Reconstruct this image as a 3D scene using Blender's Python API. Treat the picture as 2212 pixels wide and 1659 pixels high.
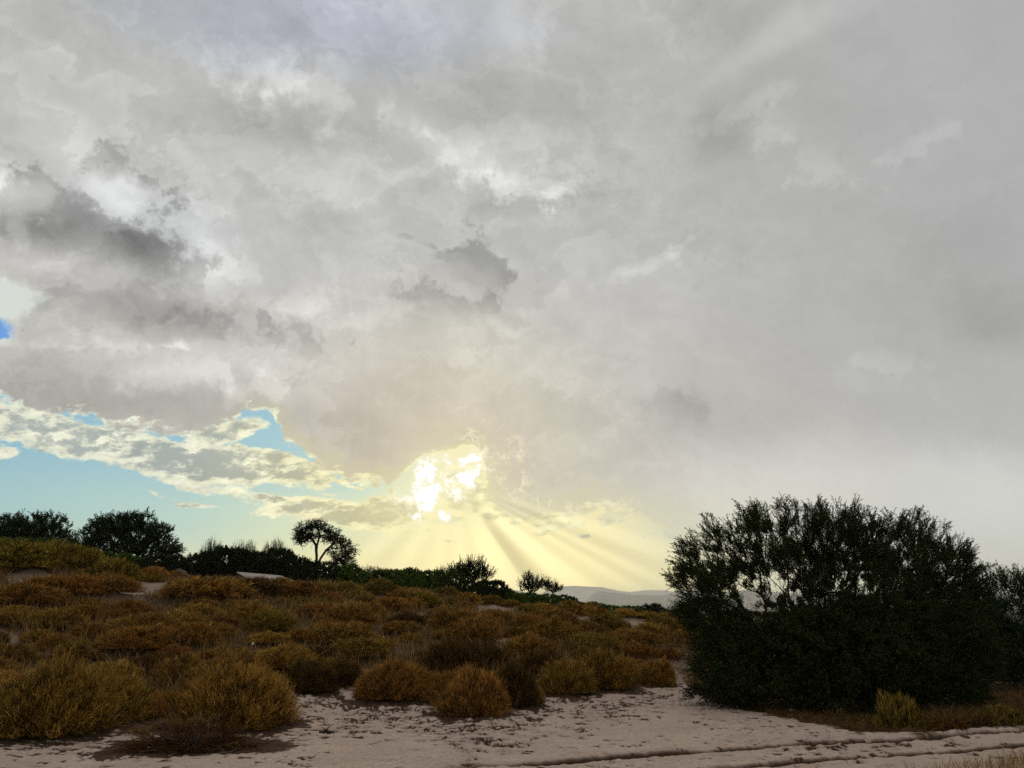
import bpy, bmesh, math, random, time
import numpy as np
from mathutils import Vector, Matrix

# ----------------------------------------------------------------- scene, camera
for o in list(bpy.data.objects):
    bpy.data.objects.remove(o)
SC = bpy.context.scene
COL = SC.collection
PITCH = math.radians(16.4)
EYE = 1.6
HAZE = 5.5e-5                    # density of the air
FPX = 1661.0                     # focal length in units of a 2212 px wide frame
CX, CY = 1106.0, 829.5
cam_d = bpy.data.cameras.new('camera')
cam_d.sensor_width = 36.0
cam_d.lens = 36.0 * FPX / 2212.0
cam_d.clip_start = 0.05
cam_d.clip_end = 60000.0
cam = bpy.data.objects.new('camera', cam_d)
COL.objects.link(cam)
cam.location = (0, 0, EYE)
cam.rotation_euler = (math.pi / 2 + PITCH, 0, 0)
SC.camera = cam

def ray(x, y):
    """direction of a point seen in the 2212 x 1659 photograph"""
    a, b = (x - CX) / FPX, (CY - y) / FPX
    v = Vector((a, math.cos(PITCH) - b * math.sin(PITCH), math.sin(PITCH) + b * math.cos(PITCH)))
    return v.normalized()

def at(x, y, Y):
    """world point on that line of sight at forward distance Y"""
    v = ray(x, y)
    k = Y / v.y
    return Vector((v.x * k, Y, EYE + v.z * k))

# ----------------------------------------------------------------- colour management
SC.view_settings.view_transform = 'Standard'
SC.view_settings.look = 'None'
SC.view_settings.exposure = 0.0
SC.view_settings.gamma = 1.0
SC.view_settings.use_curve_mapping = False
SC.render.engine = 'CYCLES'
SC.cycles.max_bounces = 5
SC.cycles.diffuse_bounces = 2
SC.cycles.glossy_bounces = 1
SC.cycles.transmission_bounces = 2
SC.cycles.transparent_max_bounces = 4
SC.cycles.volume_bounces = 2
SC.cycles.sample_clamp_indirect = 3.0
SC.cycles.sample_clamp_direct = 6.0
SC.cycles.use_denoising = False
SC.cycles.use_adaptive_sampling = False

# ----------------------------------------------------------------- sun
SUN = ray(975, 1045)
sun_el = math.asin(SUN.z)
sun_az = math.atan2(SUN.x, SUN.y)
sl = bpy.data.lights.new('sun', 'SUN')
sl.energy = 0.6
sl.angle = math.radians(12)
sl.color = (1.0, 0.86, 0.62)
so = bpy.data.objects.new('sun', sl)
COL.objects.link(so)
so.rotation_euler = (-SUN).to_track_quat('-Z', 'Y').to_euler()

# ----------------------------------------------------------------- world: veiled sky over a low sun
W = bpy.data.worlds.new('World')
SC.world = W
W.use_nodes = True
NT = W.node_tree
NT.nodes.clear()

class S:
    """tiny wrapper round a shader socket, with arithmetic"""
    def __init__(s, sock, vec=False):
        s.s, s.vec = sock, vec
    def _op(s, op, o, rev=False):
        vec = s.vec or (isinstance(o, S) and o.vec) or isinstance(o, (tuple, Vector))
        a, b = (o, s) if rev else (s, o)
        if vec:
            if op == 'MULTIPLY' and not (isinstance(a, S) and a.vec and ((isinstance(b, S) and b.vec) or isinstance(b, (tuple, Vector)))):
                if not (isinstance(a, S) and a.vec):
                    a, b = b, a
                if isinstance(a, S) and a.vec and not isinstance(b, (tuple, Vector)):
                    n = NT.nodes.new('ShaderNodeVectorMath'); n.operation = 'SCALE'
                    put(n.inputs[0], a); put(n.inputs['Scale'], b)
                    return S(n.outputs[0], True)
            n = NT.nodes.new('ShaderNodeVectorMath'); n.operation = op
            put(n.inputs[0], a); put(n.inputs[1], b)
            return S(n.outputs[0], True)
        return fm(op, a, b)
    def __add__(s, o): return s._op('ADD', o)
    def __radd__(s, o): return s._op('ADD', o, True)
    def __sub__(s, o): return s._op('SUBTRACT', o)
    def __rsub__(s, o): return s._op('SUBTRACT', o, True)
    def __mul__(s, o): return s._op('MULTIPLY', o)
    def __rmul__(s, o): return s._op('MULTIPLY', o, True)
    def __truediv__(s, o): return s._op('DIVIDE', o)

def put(inp, v):
    if isinstance(v, S):
        NT.links.new(v.s, inp)
    elif isinstance(v, (tuple, Vector)):
        inp.default_value = tuple(v)[:3] if len(inp.default_value) == 3 else (tuple(v) + (1,))[:4]
    else:
        try:
            inp.default_value = v
        except Exception:
            inp.default_value = (v, v, v)

def fm(op, a, b=0.0, c=None, clamp=False):
    n = NT.nodes.new('ShaderNodeMath'); n.operation = op; n.use_clamp = clamp
    put(n.inputs[0], a); put(n.inputs[1], b)
    if c is not None: put(n.inputs[2], c)
    return S(n.outputs[0])

def smooth(v, a, b, lo=0.0, hi=1.0):
    n = NT.nodes.new('ShaderNodeMapRange'); n.interpolation_type = 'SMOOTHSTEP'
    put(n.inputs[0], v)
    for i, q in enumerate((a, b, lo, hi)): n.inputs[i + 1].default_value = q
    return S(n.outputs[0])

def linear(v, a, b, lo=0.0, hi=1.0):
    n = NT.nodes.new('ShaderNodeMapRange')
    put(n.inputs[0], v)
    for i, q in enumerate((a, b, lo, hi)): n.inputs[i + 1].default_value = q
    return S(n.outputs[0])

def mixc(f, a, b):
    n = NT.nodes.new('ShaderNodeMix'); n.data_type = 'VECTOR'
    put(n.inputs[0], f); put(n.inputs[4], a); put(n.inputs[5], b)
    return S(n.outputs[1], True)

def mixf(f, a, b):
    n = NT.nodes.new('ShaderNodeMix'); n.data_type = 'FLOAT'
    put(n.inputs[0], f); put(n.inputs[2], a); put(n.inputs[3], b)
    return S(n.outputs[0])

def noise(v, scale, detail=5.0, rough=0.55, lac=2.0, ntype='FBM'):
    n = NT.nodes.new('ShaderNodeTexNoise'); n.noise_dimensions = '3D'
    put(n.inputs['Vector'], v)
    n.inputs['Scale'].default_value = scale; n.inputs['Detail'].default_value = detail
    n.inputs['Roughness'].default_value = rough; n.inputs['Lacunarity'].default_value = lac
    return S(n.outputs[0]), S(n.outputs[1], True)

def mapping(v, loc, rot, scale, vt='TEXTURE'):
    n = NT.nodes.new('ShaderNodeMapping'); n.vector_type = vt
    put(n.inputs['Vector'], v)
    n.inputs['Location'].default_value = loc; n.inputs['Rotation'].default_value = rot
    n.inputs['Scale'].default_value = scale
    return S(n.outputs[0], True)

def vlen(v):
    n = NT.nodes.new('ShaderNodeVectorMath'); n.operation = 'LENGTH'; put(n.inputs[0], v)
    return S(n.outputs['Value'])

def vdot(v, w):
    n = NT.nodes.new('ShaderNodeVectorMath'); n.operation = 'DOT_PRODUCT'; put(n.inputs[0], v); put(n.inputs[1], w)
    return S(n.outputs['Value'])

def sep(v):
    n = NT.nodes.new('ShaderNodeSeparateXYZ'); put(n.inputs[0], v)
    return [S(q) for q in n.outputs]

def ramp(v, stops):
    n = NT.nodes.new('ShaderNodeValToRGB'); put(n.inputs[0], v)
    cr = n.color_ramp
    cr.interpolation = 'B_SPLINE' if False else 'EASE'
    while len(cr.elements) < len(stops): cr.elements.new(0.5)
    for e, (p, c) in zip(cr.elements, stops):
        e.position = p
        e.color = (c, c, c, 1) if isinstance(c, (int, float)) else tuple(q / 255 for q in c) + (1,)
    return S(n.outputs[0], True)

def curve(v, pts):
    n = NT.nodes.new('ShaderNodeFloatCurve'); put(n.inputs['Value'], v)
    c = n.mapping.curves[0]
    while len(c.points) < len(pts): c.points.new(0.5, 0.5)
    for p, (a, b) in zip(c.points, pts):
        p.location = (a, b); p.handle_type = 'AUTO'
    n.mapping.update()
    return S(n.outputs[0])

def frame(x, y, rx, ry, rot=0.0):
    c = ray(x, y); r = math.radians(rot)
    ux, uy = math.cos(r), math.sin(r)
    h = min(rx, ry, 40)
    a = (ray(x + h * ux, y + h * uy) - ray(x - h * ux, y - h * uy)) * (rx / (2 * h))
    b = (ray(x - h * uy, y + h * ux) - ray(x + h * uy, y - h * ux)) * (ry / (2 * h))
    A, la = a.normalized(), a.length
    B = (b - A * b.dot(A)); lb = b.length; B.normalize()
    C = A.cross(B)
    return c, Matrix((A, B, C)).transposed().to_euler(), (la, lb, 1.0)

def edgeblob(v, x, y, rx, ry, rot, top):
    """like blob, with a weight that is full at one long side and dies away towards the other"""
    c, e, s = frame(x, y, rx, ry, rot)
    mv = mapping(v, c, e, s)
    yy = sep(mv)[1]
    return 1.0 - vlen(mv), (smooth(yy, .75, -.45) if top else smooth(yy, -.95, .25))

def blob(v, x, y, rx, ry, rot=0.0):
    """1 at the middle of an ellipse of the sky, 0 at its rim, negative outside"""
    c, e, s = frame(x, y, rx, ry, rot)
    return 1.0 - vlen(mapping(v, c, e, s))

tc = NT.nodes.new('ShaderNodeTexCoord')
D = S(tc.outputs['Generated'], True)
_, w1 = noise(D, 2.3, 3, .5)
_, w2 = noise(D, 9.0, 6, .6)
_, w3 = noise(D, 34.0, 6, .62)
H5 = (0.5, 0.5, 0.5)
DL = D + (w1 - H5) * 0.10 + (w2 - H5) * 0.06                      # soft, drifting
DM = D + (w2 - H5) * 0.055 + (w3 - H5) * 0.022                    # ragged cloud edges
DS = D + (w2 - H5) * 0.045 + (w3 - H5) * 0.030                    # small puffs
DX = D + (w3 - H5) * 0.012

# general texture of the veil, stretched sideways and rising to the upper left
tx, _ = noise(mapping(DM, (0, 0, 0), (0, math.radians(24), 0), (.55, 1, 1), 'TEXTURE'), 5.0, 7, .58)
tf, _ = noise(DM + (3, 1, 2), 15.0, 6, .6)

def tie(v, t):
    # keeps the shader compiler working through the list in order (its stack is small)
    n = NT.nodes.new('ShaderNodeCombineXYZ'); put(n.inputs[0], t * 1e-7)
    return v + S(n.outputs[0], True)

# tone of the high cloud (display units), then patches of it: x, y, rx, ry, rot, delta, (r,g,b) tint weight
fA, _ = noise(DM, 7.0, 8, .6)
fB, _ = noise(DM + (0.006, 0, 0.010), 7.0, 8, .6)
relief = (fA - fB)                                                # lit from above and from the side
fC, _ = noise(D + (w3 - H5) * .02 + (9, 3, 4), 11.0, 9, .66)
fE, _ = noise(D + (4, 3, 9), 30.0, 7, .62)
puff = (fC - .5) * 2.0 + (fE - .5) * 1.7
lw = smooth(sep(D)[0], .40, -.05, .22, 1.0)
T = ((tx - 0.5) * 0.11 + (tf - 0.5) * 0.05 + relief * .30) * (lw * .75 + .2) + 0.722
SOFT = [
 (1900, 300, 900, 900, 0, -.045), (1000, 700, 700, 400, 10, .03), (1700, 1080, 520, 150, -3, .10), (2250, 1150, 300, 170, 0, .08),
 (100, 60, 250, 180, 0, -.01), (600, 40, 420, 120, 6, -.035), (860, 90, 120, 100, 0, -.03),
 (690, 265, 250, 120, 12, -.055), (560, 250, 150, 80, 0, -.03), (150, 330, 75, 250, -38, .085), (40, 300, 110, 150, 0, -.04),
 (330, 440, 230, 90, 12, .06), (480, 570, 150, 100, 20, .07), (20, 430, 110, 90, 0, .13),
 (190, 515, 240, 85, 10, -.075), (40, 500, 120, 60, -10, -.04), (300, 555, 110, 50, 25, -.04), (240, 690, 420, 70, 3, -.055), (430, 700, 160, 55, 10, -.05), (300, 870, 430, 60, 6, -.06), (150, 800, 250, 50, -4, -.01),
 (420, 790, 260, 60, -10, .03), (740, 720, 180, 90, 20, .02), (860, 960, 280, 120, 10, -.05), (1120, 220, 260, 120, 10, -.045),
 (1000, 330, 160, 70, 30, .05), (1160, 440, 150, 45, -15, -.04), (1550, 290, 90, 70, -20, -.065), (1490, 470, 150, 90, 0, -.01),
 (1690, 90, 260, 45, -27, .05), (1560, 40, 120, 90, 0, -.03), (2180, 690, 150, 90, 20, -.05), (1480, 890, 90, 50, -10, -.03),
 (2080, 560, 200, 220, 0, -.015), (1330, 560, 260, 220, 0, .0), (1130, 60, 60, 110, 10, .045), (1900, 820, 140, 60, 0, .02),
 (1000, 750, 120, 60, 0, .035), (600, 480, 120, 70, 20, .03), (750, 520, 150, 60, 25, -.03), (960, 840, 260, 60, 5, -.01),
]
for i, (x, y, rx, ry, rot, d) in enumerate(SOFT):
    if i % 6 == 0: vt = tie(DL, T)
    T = T + smooth(blob(vt, x, y, rx * 1.25, ry * 1.25, rot), 0.0, 0.85) * d
# lighter and darker scraps with a crisp, torn edge
rid = fm('ABSOLUTE', tf - 0.5, 0) * 2.0
# towering sheets of the deck: steps of tone with a torn edge on one side
bA, _ = noise(mapping(DM, (2, 5, 1), (0, math.radians(-20), 0), (1.5, 1, .8), 'TEXTURE'), 4.2, 10, .60)
bB, _ = noise(mapping(DM + (w3 - H5) * .02, (7, 3, 4), (0, math.radians(15), 0), (1.3, 1, .8), 'TEXTURE'), 7.5, 10, .60)
lw = lw * smooth(sep(D)[2], .08, .2)
def lip(v, a, w, d):
    # a bright lip that falls off sharply on its lower side
    return smooth(v, a, a + .012) * smooth(v, a + w, a + .012) * d
T = T + (lip(bA, .50, .12, .034) + lip(bB, .54, .08, .024) - smooth(bA, .50, .44) * smooth(bA, .36, .46) * .02) * lw + .012
CRISP = [
 # dark scraps: dark, crisp upper edge
 (185, 508, 225, 96, 10, -.17), (330, 560, 100, 40, 24, -.10), (235, 368, 70, 32, 8, -.12), (312, 392, 34, 20, 10, -.12),
 (655, 745, 100, 40, 4, -.11), (572, 704, 20, 22, 0, -.12), (760, 738, 16, 9, 0, -.10), (1015, 585, 84, 52, 24, -.15),
 (965, 662, 100, 34, 6, -.11), (890, 526, 76, 12, 14, -.08), (240, 665, 300, 44, 2, -.06), (20, 380, 40, 24, 0, -.08),
 (430, 715, 130, 40, 8, -.06), (1470, 885, 60, 32, 10, -.05), (1180, 440, 130, 30, -12, -.04), (560, 420, 60, 26, 40, -.05),
 # bright scraps: crisp lower edge
 (570, 135, 120, 50, 12, .08), (690, 180, 120, 70, 28, .08), (1020, 345, 110, 30, 34, .08), (1130, 388, 100, 30, 12, .13), (1220, 402, 46, 36, -30, .10),
 (1180, 55, 30, 65, 0, .06), (1800, 362, 110, 34, 20, .055), (1690, 290, 50, 44, 50, .045), (1930, 335, 120, 20, -28, .05), (1390, 582, 130, 18, -22, .07),
 (1490, 520, 80, 18, -32, .06), (650, 655, 90, 46, -5, .11), (480, 545, 70, 60, 30, .08), (1000, 765, 76, 24, -8, .08), (1090, 715, 66, 22, -10, .06),
 (30, 400, 70, 70, 0, .12), (120, 560, 90, 20, -8, .07), (360, 748, 44, 8, 4, .15), (420, 800, 150, 30, -6, .09), (560, 805, 70, 56, -40, .09),
 (200, 745, 170, 20, -2, .10), (740, 700, 130, 26, -14, .07), (1900, 770, 90, 26, 0, .04), (300, 432, 130, 18, 26, .04), (860, 250, 80, 30, 20, .05), (1590, 240, 120, 24, -25, .05),
]
for i, (x, y, rx, ry, rot, d) in enumerate(CRISP):
    if i % 5 == 0: vt = tie(DS, T)
    b_, wt_ = edgeblob(vt, x, y, rx * 1.3, ry * 1.45, rot, d < 0)
    k = .5 if d < 0 else .8
    T = T + smooth(b_ + (puff * 1.5 if d < 0 else puff * 1.8), 0.08, k) * wt_ * (d * (.95 if d < 0 else .80))

sx, sy, sz = sep(D)
el = fm('ARCSINE', sz, 0) * (180 / math.pi)
az = fm('ARCTAN2', sx, sy) * (180 / math.pi)
# unseen sky behind the camera is dimmed to darken camera-facing sides
T = T - smooth(sy, 0.35, -0.6) * 0.10

# distance from the sun in the sky
ds = vlen(D - SUN) * FPX
veil_c = mixc(smooth(el, 5, 30), (1.02, 1.0, .965), (1.0, 1.0, .985))
veil_c = mixc(smooth(blob(DL, 700, 20, 700, 170, 3), 0, .8) * .8, veil_c, (.955, .975, 1.05))
veil_c = mixc(smooth(az, 8, 40) * .7, veil_c, (.985, 1.0, 1.0))
veil_c = mixc(smooth(blob(DL, 350, 480, 420, 160, 15), 0, .8) * .6, veil_c, (.98, 1.0, 1.01))
veil_c = mixc(smooth(blob(DL, 850, 900, 420, 220, 0), 0, .9) * .7, veil_c, (1.02, .985, .97))
veil = veil_c * T
warm = smooth(ds, 520, 60)
veil = mixc(warm * .40, veil, (.93, .87, .68))
hz = smooth(el, 10.0, 2.0)
veil = mixc(hz * .85, veil, mixc(smooth(az, 10, 30), (.89, .89, .77), (.83, .84, .81)))

# ---- open sky below and left of the deck
sky_tex = NT.nodes.new('ShaderNodeTexSky'); sky_tex.sky_type = 'NISHITA'; sky_tex.sun_disc = False
sky_tex.sun_elevation = sun_el; sky_tex.sun_rotation = sun_az
sky_tex.air_density = 1.2; sky_tex.dust_density = 2.0
nish = S(sky_tex.outputs[0], True) * 0.08
g = NT.nodes.new('ShaderNodeGamma'); put(g.inputs[0], nish); g.inputs[1].default_value = 1 / 2.2
nish = S(g.outputs[0], True)
azn = linear(az, -42, 42)
low = ramp(azn, [(0, (196, 216, 205)), (.18, (205, 219, 196)), (.34, (228, 226, 172)), (.46, (248, 240, 180)), (.56, (246, 238, 178)), (.64, (236, 234, 186)), (.74, (226, 228, 198)), (.85,(215, 217, 206)), (1, (208, 211, 205))])
mid = ramp(azn, [(0, (148, 195, 210)), (.2, (168, 207, 206)), (.34, (196, 216, 192)), (.46, (240, 234, 180)), (.56, (232, 226, 176)), (.66, (216, 220, 192)), (.76, (208, 211, 198)), (1, (200, 203, 200))])
hig = ramp(azn, [(0, (136, 186, 212)), (.2, (142, 190, 212)), (.34, (150, 195, 210)), (.46, (225, 222, 180)), (.6, (200, 205, 190)), (1, (180, 190, 200))])
clear = mixc(smooth(el, 2.0, 6.2), low, mid)
clear = mixc(smooth(el, 6.0, 10.5), clear, hig)
clear = mixc(smooth(el, 11, 22), clear, (90 / 255, 150 / 255, 222 / 255))
clear = mixc(.10, clear, nish)

# ---- lower edge of the deck (elevation of the edge against azimuth)
edge_px = [(-400, 800), (0, 880), (130, 905), (260, 925), (380, 948), (480, 935), (545, 900), (575, 905), (615, 950), (650, 995), (700, 1025), (780, 1052),
           (870, 1068), (930, 1070), (1010, 1090), (1060, 1105), (1100, 1135), (1180, 1130), (1260, 1115), (1330, 1100), (1420, 1135), (1500, 1170), (1600, 1190), (1800, 1210), (2212, 1230)]
pts = []
for x, y in edge_px:
    v = ray(x, y)
    pts.append(((math.degrees(math.atan2(v.x, v.y)) + 45) / 90, math.degrees(math.asin(v.z)) / 20))
edge = curve(linear(az, -45, 45), pts) * 20.0
n1, _ = noise(mapping(D, (0, 0, 0), (0, math.radians(-8), 0), (1.5, 1, .6), 'TEXTURE'), 38.0, 9, .66)
n2, _ = noise(mapping(DX, (5, 2, 1), (0, 0, 0), (1.4, 1, .5), 'TEXTURE'), 60.0, 6, .6)
rough = (n1 - .5) * 1.5 + (n2 - .5) * .9
DE = D + (w2 - H5) * 0.022 + (w3 - H5) * 0.010
el_w = fm('ARCSINE', sep(DE)[2], 0) * (180 / math.pi)
dens = (el_w - edge) * .8 + rough * 1.5 + (fE - .5) * 2.2
# holes in the deck
HOLES = [(560, 925, 36, 30, -30, 1.2), (965, 1030, 95, 66, -18, 2.2), (1035, 955, 46, 34, -40, 1.0), (0, 905, 70, 16, 10, 1.0)]
vt = tie(DE, T)
for (x, y, rx, ry, rot, k) in HOLES:
    dens = dens - smooth(blob(vt, x, y, rx * 1.3, ry * 1.3, rot), 0.0, .6) * (k * 2)
# ragged bands floating below it
BANDS = [(200, 952, 240, 34, 9, 1.0), (450, 1000, 260, 36, 7, 1.1), (90, 905, 130, 26, 10, .9), (600, 1015, 110, 30, 4, 1.0), (480, 935, 90, 26, -14, .9), (430, 1045, 130, 16, 12, .7), (420, 1088, 60, 6, 6, .7), (345, 1062, 50, 6, 20, .6), (620, 1090, 90, 12, 14, .9), (740, 1108, 170, 22, 4, 1.05),
         (860, 1105, 80, 22, 6, 1.1), (640, 1128, 46, 5, 4, .5), (840, 1142, 180, 7, 3, .65), (880, 1165, 150, 5, 3, .5), (740, 1045, 60, 7, 14, .7), (720, 1075, 40, 5, 10, .5), (960, 1125, 120, 12, 4, .7), (10, 975, 40, 12, 0, .8),
         (1180, 1115, 80, 40, 10, .75), (1330, 1108, 56, 26, -22, .55), (1425, 1160, 46, 14, -8, .6), (1255, 1152, 24, 6, 20, .7), (1010, 1060, 60, 44, 35, 1.0), (75, 1035, 46, 4, 14, .3), (1040, 1100, 60, 16, 30, 1.0)]
bd = None
for i, (x, y, rx, ry, rot, k) in enumerate(BANDS):
    if i % 6 == 0: vt = tie(DE, bd if bd is not None else dens)
    b = smooth(blob(vt, x, y, rx * 1.2, ry * 1.35, rot), -0.55, .75) * k
    bd = b if bd is None else fm('MAXIMUM', bd, b)
bdens = bd * 2.1 - 1.0 + rough * 1.55
dens2 = fm('MAXIMUM', dens, bdens)
alpha = smooth(dens2 + (fE - .5) * .8, -0.10, 0.38)
mot, _ = noise(mapping(DX, (1, 4, 2), (0, math.radians(-8), 0), (2.1, 1, .75), 'TEXTURE'), 56.0, 8, .66)
core = smooth(dens2 + (mot - .5) * 2.4, 0.05, 0.7)
# lit fringes
near = smooth(ds, 620, 80)
fringe = mixc(near, (.90, .905, .815), (1.0, .965, .74))
deck_low = mixc(near, veil_c * (T - .035), (.83, .80, .64))
deck_low = mixc(smooth(ds, 900, 150) * .15, deck_low, (.9, .88, .72))
body = mixc(smooth(dens, .25, 2.4), deck_low, veil)
isband = smooth(bdens - dens, -.1, .3)
core = mixf(isband, core, smooth(dens2 + (mot - .5) * 5.5, .45, 1.45))
bandc = mixc(near, (.655, .69, .675), (.80, .77, .60))
body = mixc(isband, body, bandc + (tf - .5) * .15)
# right of the sun the deck has no hard lit edge
fs = fm('MAXIMUM', smooth(az, 11, 4), isband * .6)
fringe = fringe * (1.0 - (mot - .5) * .55 + (fE - .5) * .2)
body = mixc(hz * .8 * (1.0 - isband), body, mixc(smooth(az, 10, 30), (.89, .89, .77), (.83, .84, .81)))
cloudc = mixc(core, mixc(fs, body, fringe), body)
aa = mixf(smooth(az, 5, 14), alpha, smooth(el_w - edge, -3.5, 3.0))
aa = fm('MAXIMUM', aa, alpha * isband * linear(az, 6, 20, 1, .6))
col = mixc(aa, clear, cloudc)
# small torn window high on the left: cream rim, blue middle
hw_ = fm('MAXIMUM', blob(DS, 14, 655, 90, 62, -10), blob(DS, -10, 712, 70, 52, 0)) + puff * .9
col = mixc(smooth(hw_, .02, .62) * .85, col, (.87, .90, .87))
hb_ = fm('MAXIMUM', blob(DS, -2, 712, 56, 40, 0), blob(DS, 14, 735, 30, 14, -30)) + puff * .9
col = mixc(smooth(hb_, .10, .75), col, (.42, .62, .88))

# ---- glow and shafts fanning down from the sun
rx_ = Vector((SUN.y, -SUN.x, 0)).normalized()
up_ = rx_.cross(SUN).normalized()
if up_.z < 0: up_ = -up_
SR = ray(985, 1040)
px_ = vdot(D - SR, rx_) * FPX
py_ = vdot(D - SR, up_) * FPX
phi = fm('ARCTAN2', px_, py_ * -1.0) * (180 / math.pi)      # 0 = straight down, + = right
rr = vlen(D - SR) * FPX
R = [(-90, .5), (-70, .5), (-58, .45), (-50, .56), (-42, .42), (-33, .56), (-22, .47), (-12, .58), (-5, .50), (4, .62), (13, .50), (20, .66), (29, .74), (35, .50), (38.5, .08), (42, .22), (46, .60), (50, .80), (54, .66), (57, .50), (60, .62), (62.5, .40), (65, .58), (67.5, .36), (70, .50), (73, .62), (76, .5), (82, .5), (90, .5)]
rv = curve(linear(phi, -90, 90), [((a + 90) / 180, b) for a, b in R])
rmask = smooth(rr, 55, 150) * smooth(rr, 720, 340) * smooth(el, 12, 6.5)
shaft = (rv - .5) * rmask
col = mixc(smooth(rr, 420, 120) * smooth(el, 9.5, 6) * .25, col, (1.0, .965, .70))
col = col + (shaft * .34) * (1.0, .97, .72)
# brilliant ragged opening
sb = fm('MAXIMUM', fm('MAXIMUM', blob(DX, 920, 1058, 50, 58, 36), blob(DX, 1000, 1034, 60, 38, -38)), fm('MAXIMUM', blob(DX, 930, 1102, 58, 12, 24), blob(DX, 1030, 985, 34, 16, -40)))
nh, _ = noise(DX + (7, 1, 3), 62.0, 8, .64)
sb = sb + (nh - .5) * 4.6
hot = smooth(sb, .20, .72)
halo = smooth(sb, -.35, .45)
glow = smooth(ds, 190, 20)
col = mixc(glow * .42, col, (1.0, .97, .76))
col = mixc(halo * .7, col, (1.0, .985, .86))
col = mixc(hot, col, (1.12, 1.10, 1.08))
# lacy bright filaments on the right of the opening
f1, _ = noise(DS + (2, 7, 1), 36.0, 6, .6)
lace = smooth(fm('ABSOLUTE', f1 - .5, 0), .055, .0) * smooth(fE, .42, .60)
lm = fm('MAXIMUM', smooth(blob(D, 1090, 1010, 80, 120, -8), 0, .5), smooth(blob(D, 1190, 1110, 90, 44, 8), 0, .4) * .9)
lm = fm('MAXIMUM', lm, smooth(blob(D, 1330, 1105, 70, 40, -20), 0, .5) * .55)
lm = fm('MAXIMUM', lm, smooth(blob(D, 1040, 940, 70, 50, -20), 0, .5))
col = mixc(lace * lm * .75, col, (1.0, .96, .80))

g2 = NT.nodes.new('ShaderNodeGamma'); put(g2.inputs[0], col); g2.inputs[1].default_value = 2.2
bg = NT.nodes.new('ShaderNodeBackground'); bg.inputs['Strength'].default_value = 1.0
NT.links.new(g2.outputs[0], bg.inputs['Color'])
wo = NT.nodes.new('ShaderNodeOutputWorld')
NT.links.new(bg.outputs[0], wo.inputs['Surface'])
W.cycles.sampling_method = 'NONE'


# ================================================================= helpers
rng = np.random.default_rng(11)
TAB = np.random.default_rng(5).random((256, 256)).astype(np.float64)

def vnoise(x, y):
    ix, iy = np.floor(x).astype(np.int64), np.floor(y).astype(np.int64)
    fx, fy = x - ix, y - iy
    fx = fx * fx * (3 - 2 * fx); fy = fy * fy * (3 - 2 * fy)
    a = TAB[ix & 255, iy & 255]; b = TAB[(ix + 1) & 255, iy & 255]
    c = TAB[ix & 255, (iy + 1) & 255]; d = TAB[(ix + 1) & 255, (iy + 1) & 255]
    return (a + (b - a) * fx) * (1 - fy) + (c + (d - c) * fx) * fy

def fbm(x, y, octaves=4, gain=.5):
    v = 0; a = 1; t = 0
    for i in range(octaves):
        v = v + a * vnoise(x * 2 ** i + 17.3 * i, y * 2 ** i + 9.1 * i); t += a; a *= gain
    return v / t

def sstep(x, a, b):
    t = np.clip((x - a) / (b - a), 0, 1)
    return t * t * (3 - 2 * t)

def project(P):
    """world points -> x, y in the 2212 wide frame"""
    c, s = math.cos(PITCH), math.sin(PITCH)
    z = P[..., 2] - EYE
    f = np.maximum(P[..., 1] * c + z * s, 1e-3)
    u = -P[..., 1] * s + z * c
    return CX + FPX * P[..., 0] / f, CY - FPX * u / f

def mesh_np(name, V, F, mats, parent=None, attrs=None, smooth_f=False, loc=None):
    """F: list of (k-corner) face arrays"""
    me = bpy.data.meshes.new(name)
    V = np.asarray(V, dtype=np.float32)
    Fs = F if isinstance(F, list) else [F]
    Fs = [np.asarray(f, dtype=np.int32) for f in Fs if len(f)]
    loops = np.concatenate([f.ravel() for f in Fs])
    sizes = np.concatenate([np.full(len(f), f.shape[1], dtype=np.int32) for f in Fs])
    starts = np.concatenate(([0], np.cumsum(sizes)[:-1])).astype(np.int32)
    me.vertices.add(len(V)); me.vertices.foreach_set('co', V.ravel())
    me.loops.add(len(loops)); me.loops.foreach_set('vertex_index', loops)
    me.polygons.add(len(sizes)); me.polygons.foreach_set('loop_start', starts)
    me.polygons.foreach_set('loop_total', sizes)
    if smooth_f: me.polygons.foreach_set('use_smooth', np.ones(len(sizes), dtype=bool))
    me.update(calc_edges=True)
    for k, a in (attrs or {}).items():
        at_ = me.attributes.new(k, 'FLOAT', 'POINT'); at_.data.foreach_set('value', np.asarray(a, dtype=np.float32))
    me.materials.append(mats)
    o = bpy.data.objects.new(name, me)
    COL.objects.link(o)
    if parent is not None: o.parent = parent
    if loc is not None: o.location = loc
    return o

def tag(o, label=None, cat=None, group=None, kind=None):
    if label: o['label'] = label
    if cat: o['category'] = cat
    if group: o['group'] = group
    if kind: o['kind'] = kind
    return o

def empty(name, loc, rz=0.0):
    o = bpy.data.objects.new(name, None); COL.objects.link(o)
    o.location = loc; o.rotation_euler = (0, 0, rz); o.empty_display_size = .2
    return o

def new_mat(name):
    m = bpy.data.materials.new(name); m.use_nodes = True
    nt = m.node_tree; nt.nodes.clear()
    out = nt.nodes.new('ShaderNodeOutputMaterial')
    return m, nt, out

def lnk(nt, a, b): nt.links.new(a, b)

def attr(nt, name):
    n = nt.nodes.new('ShaderNodeAttribute'); n.attribute_name = name
    return n.outputs['Fac']

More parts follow.
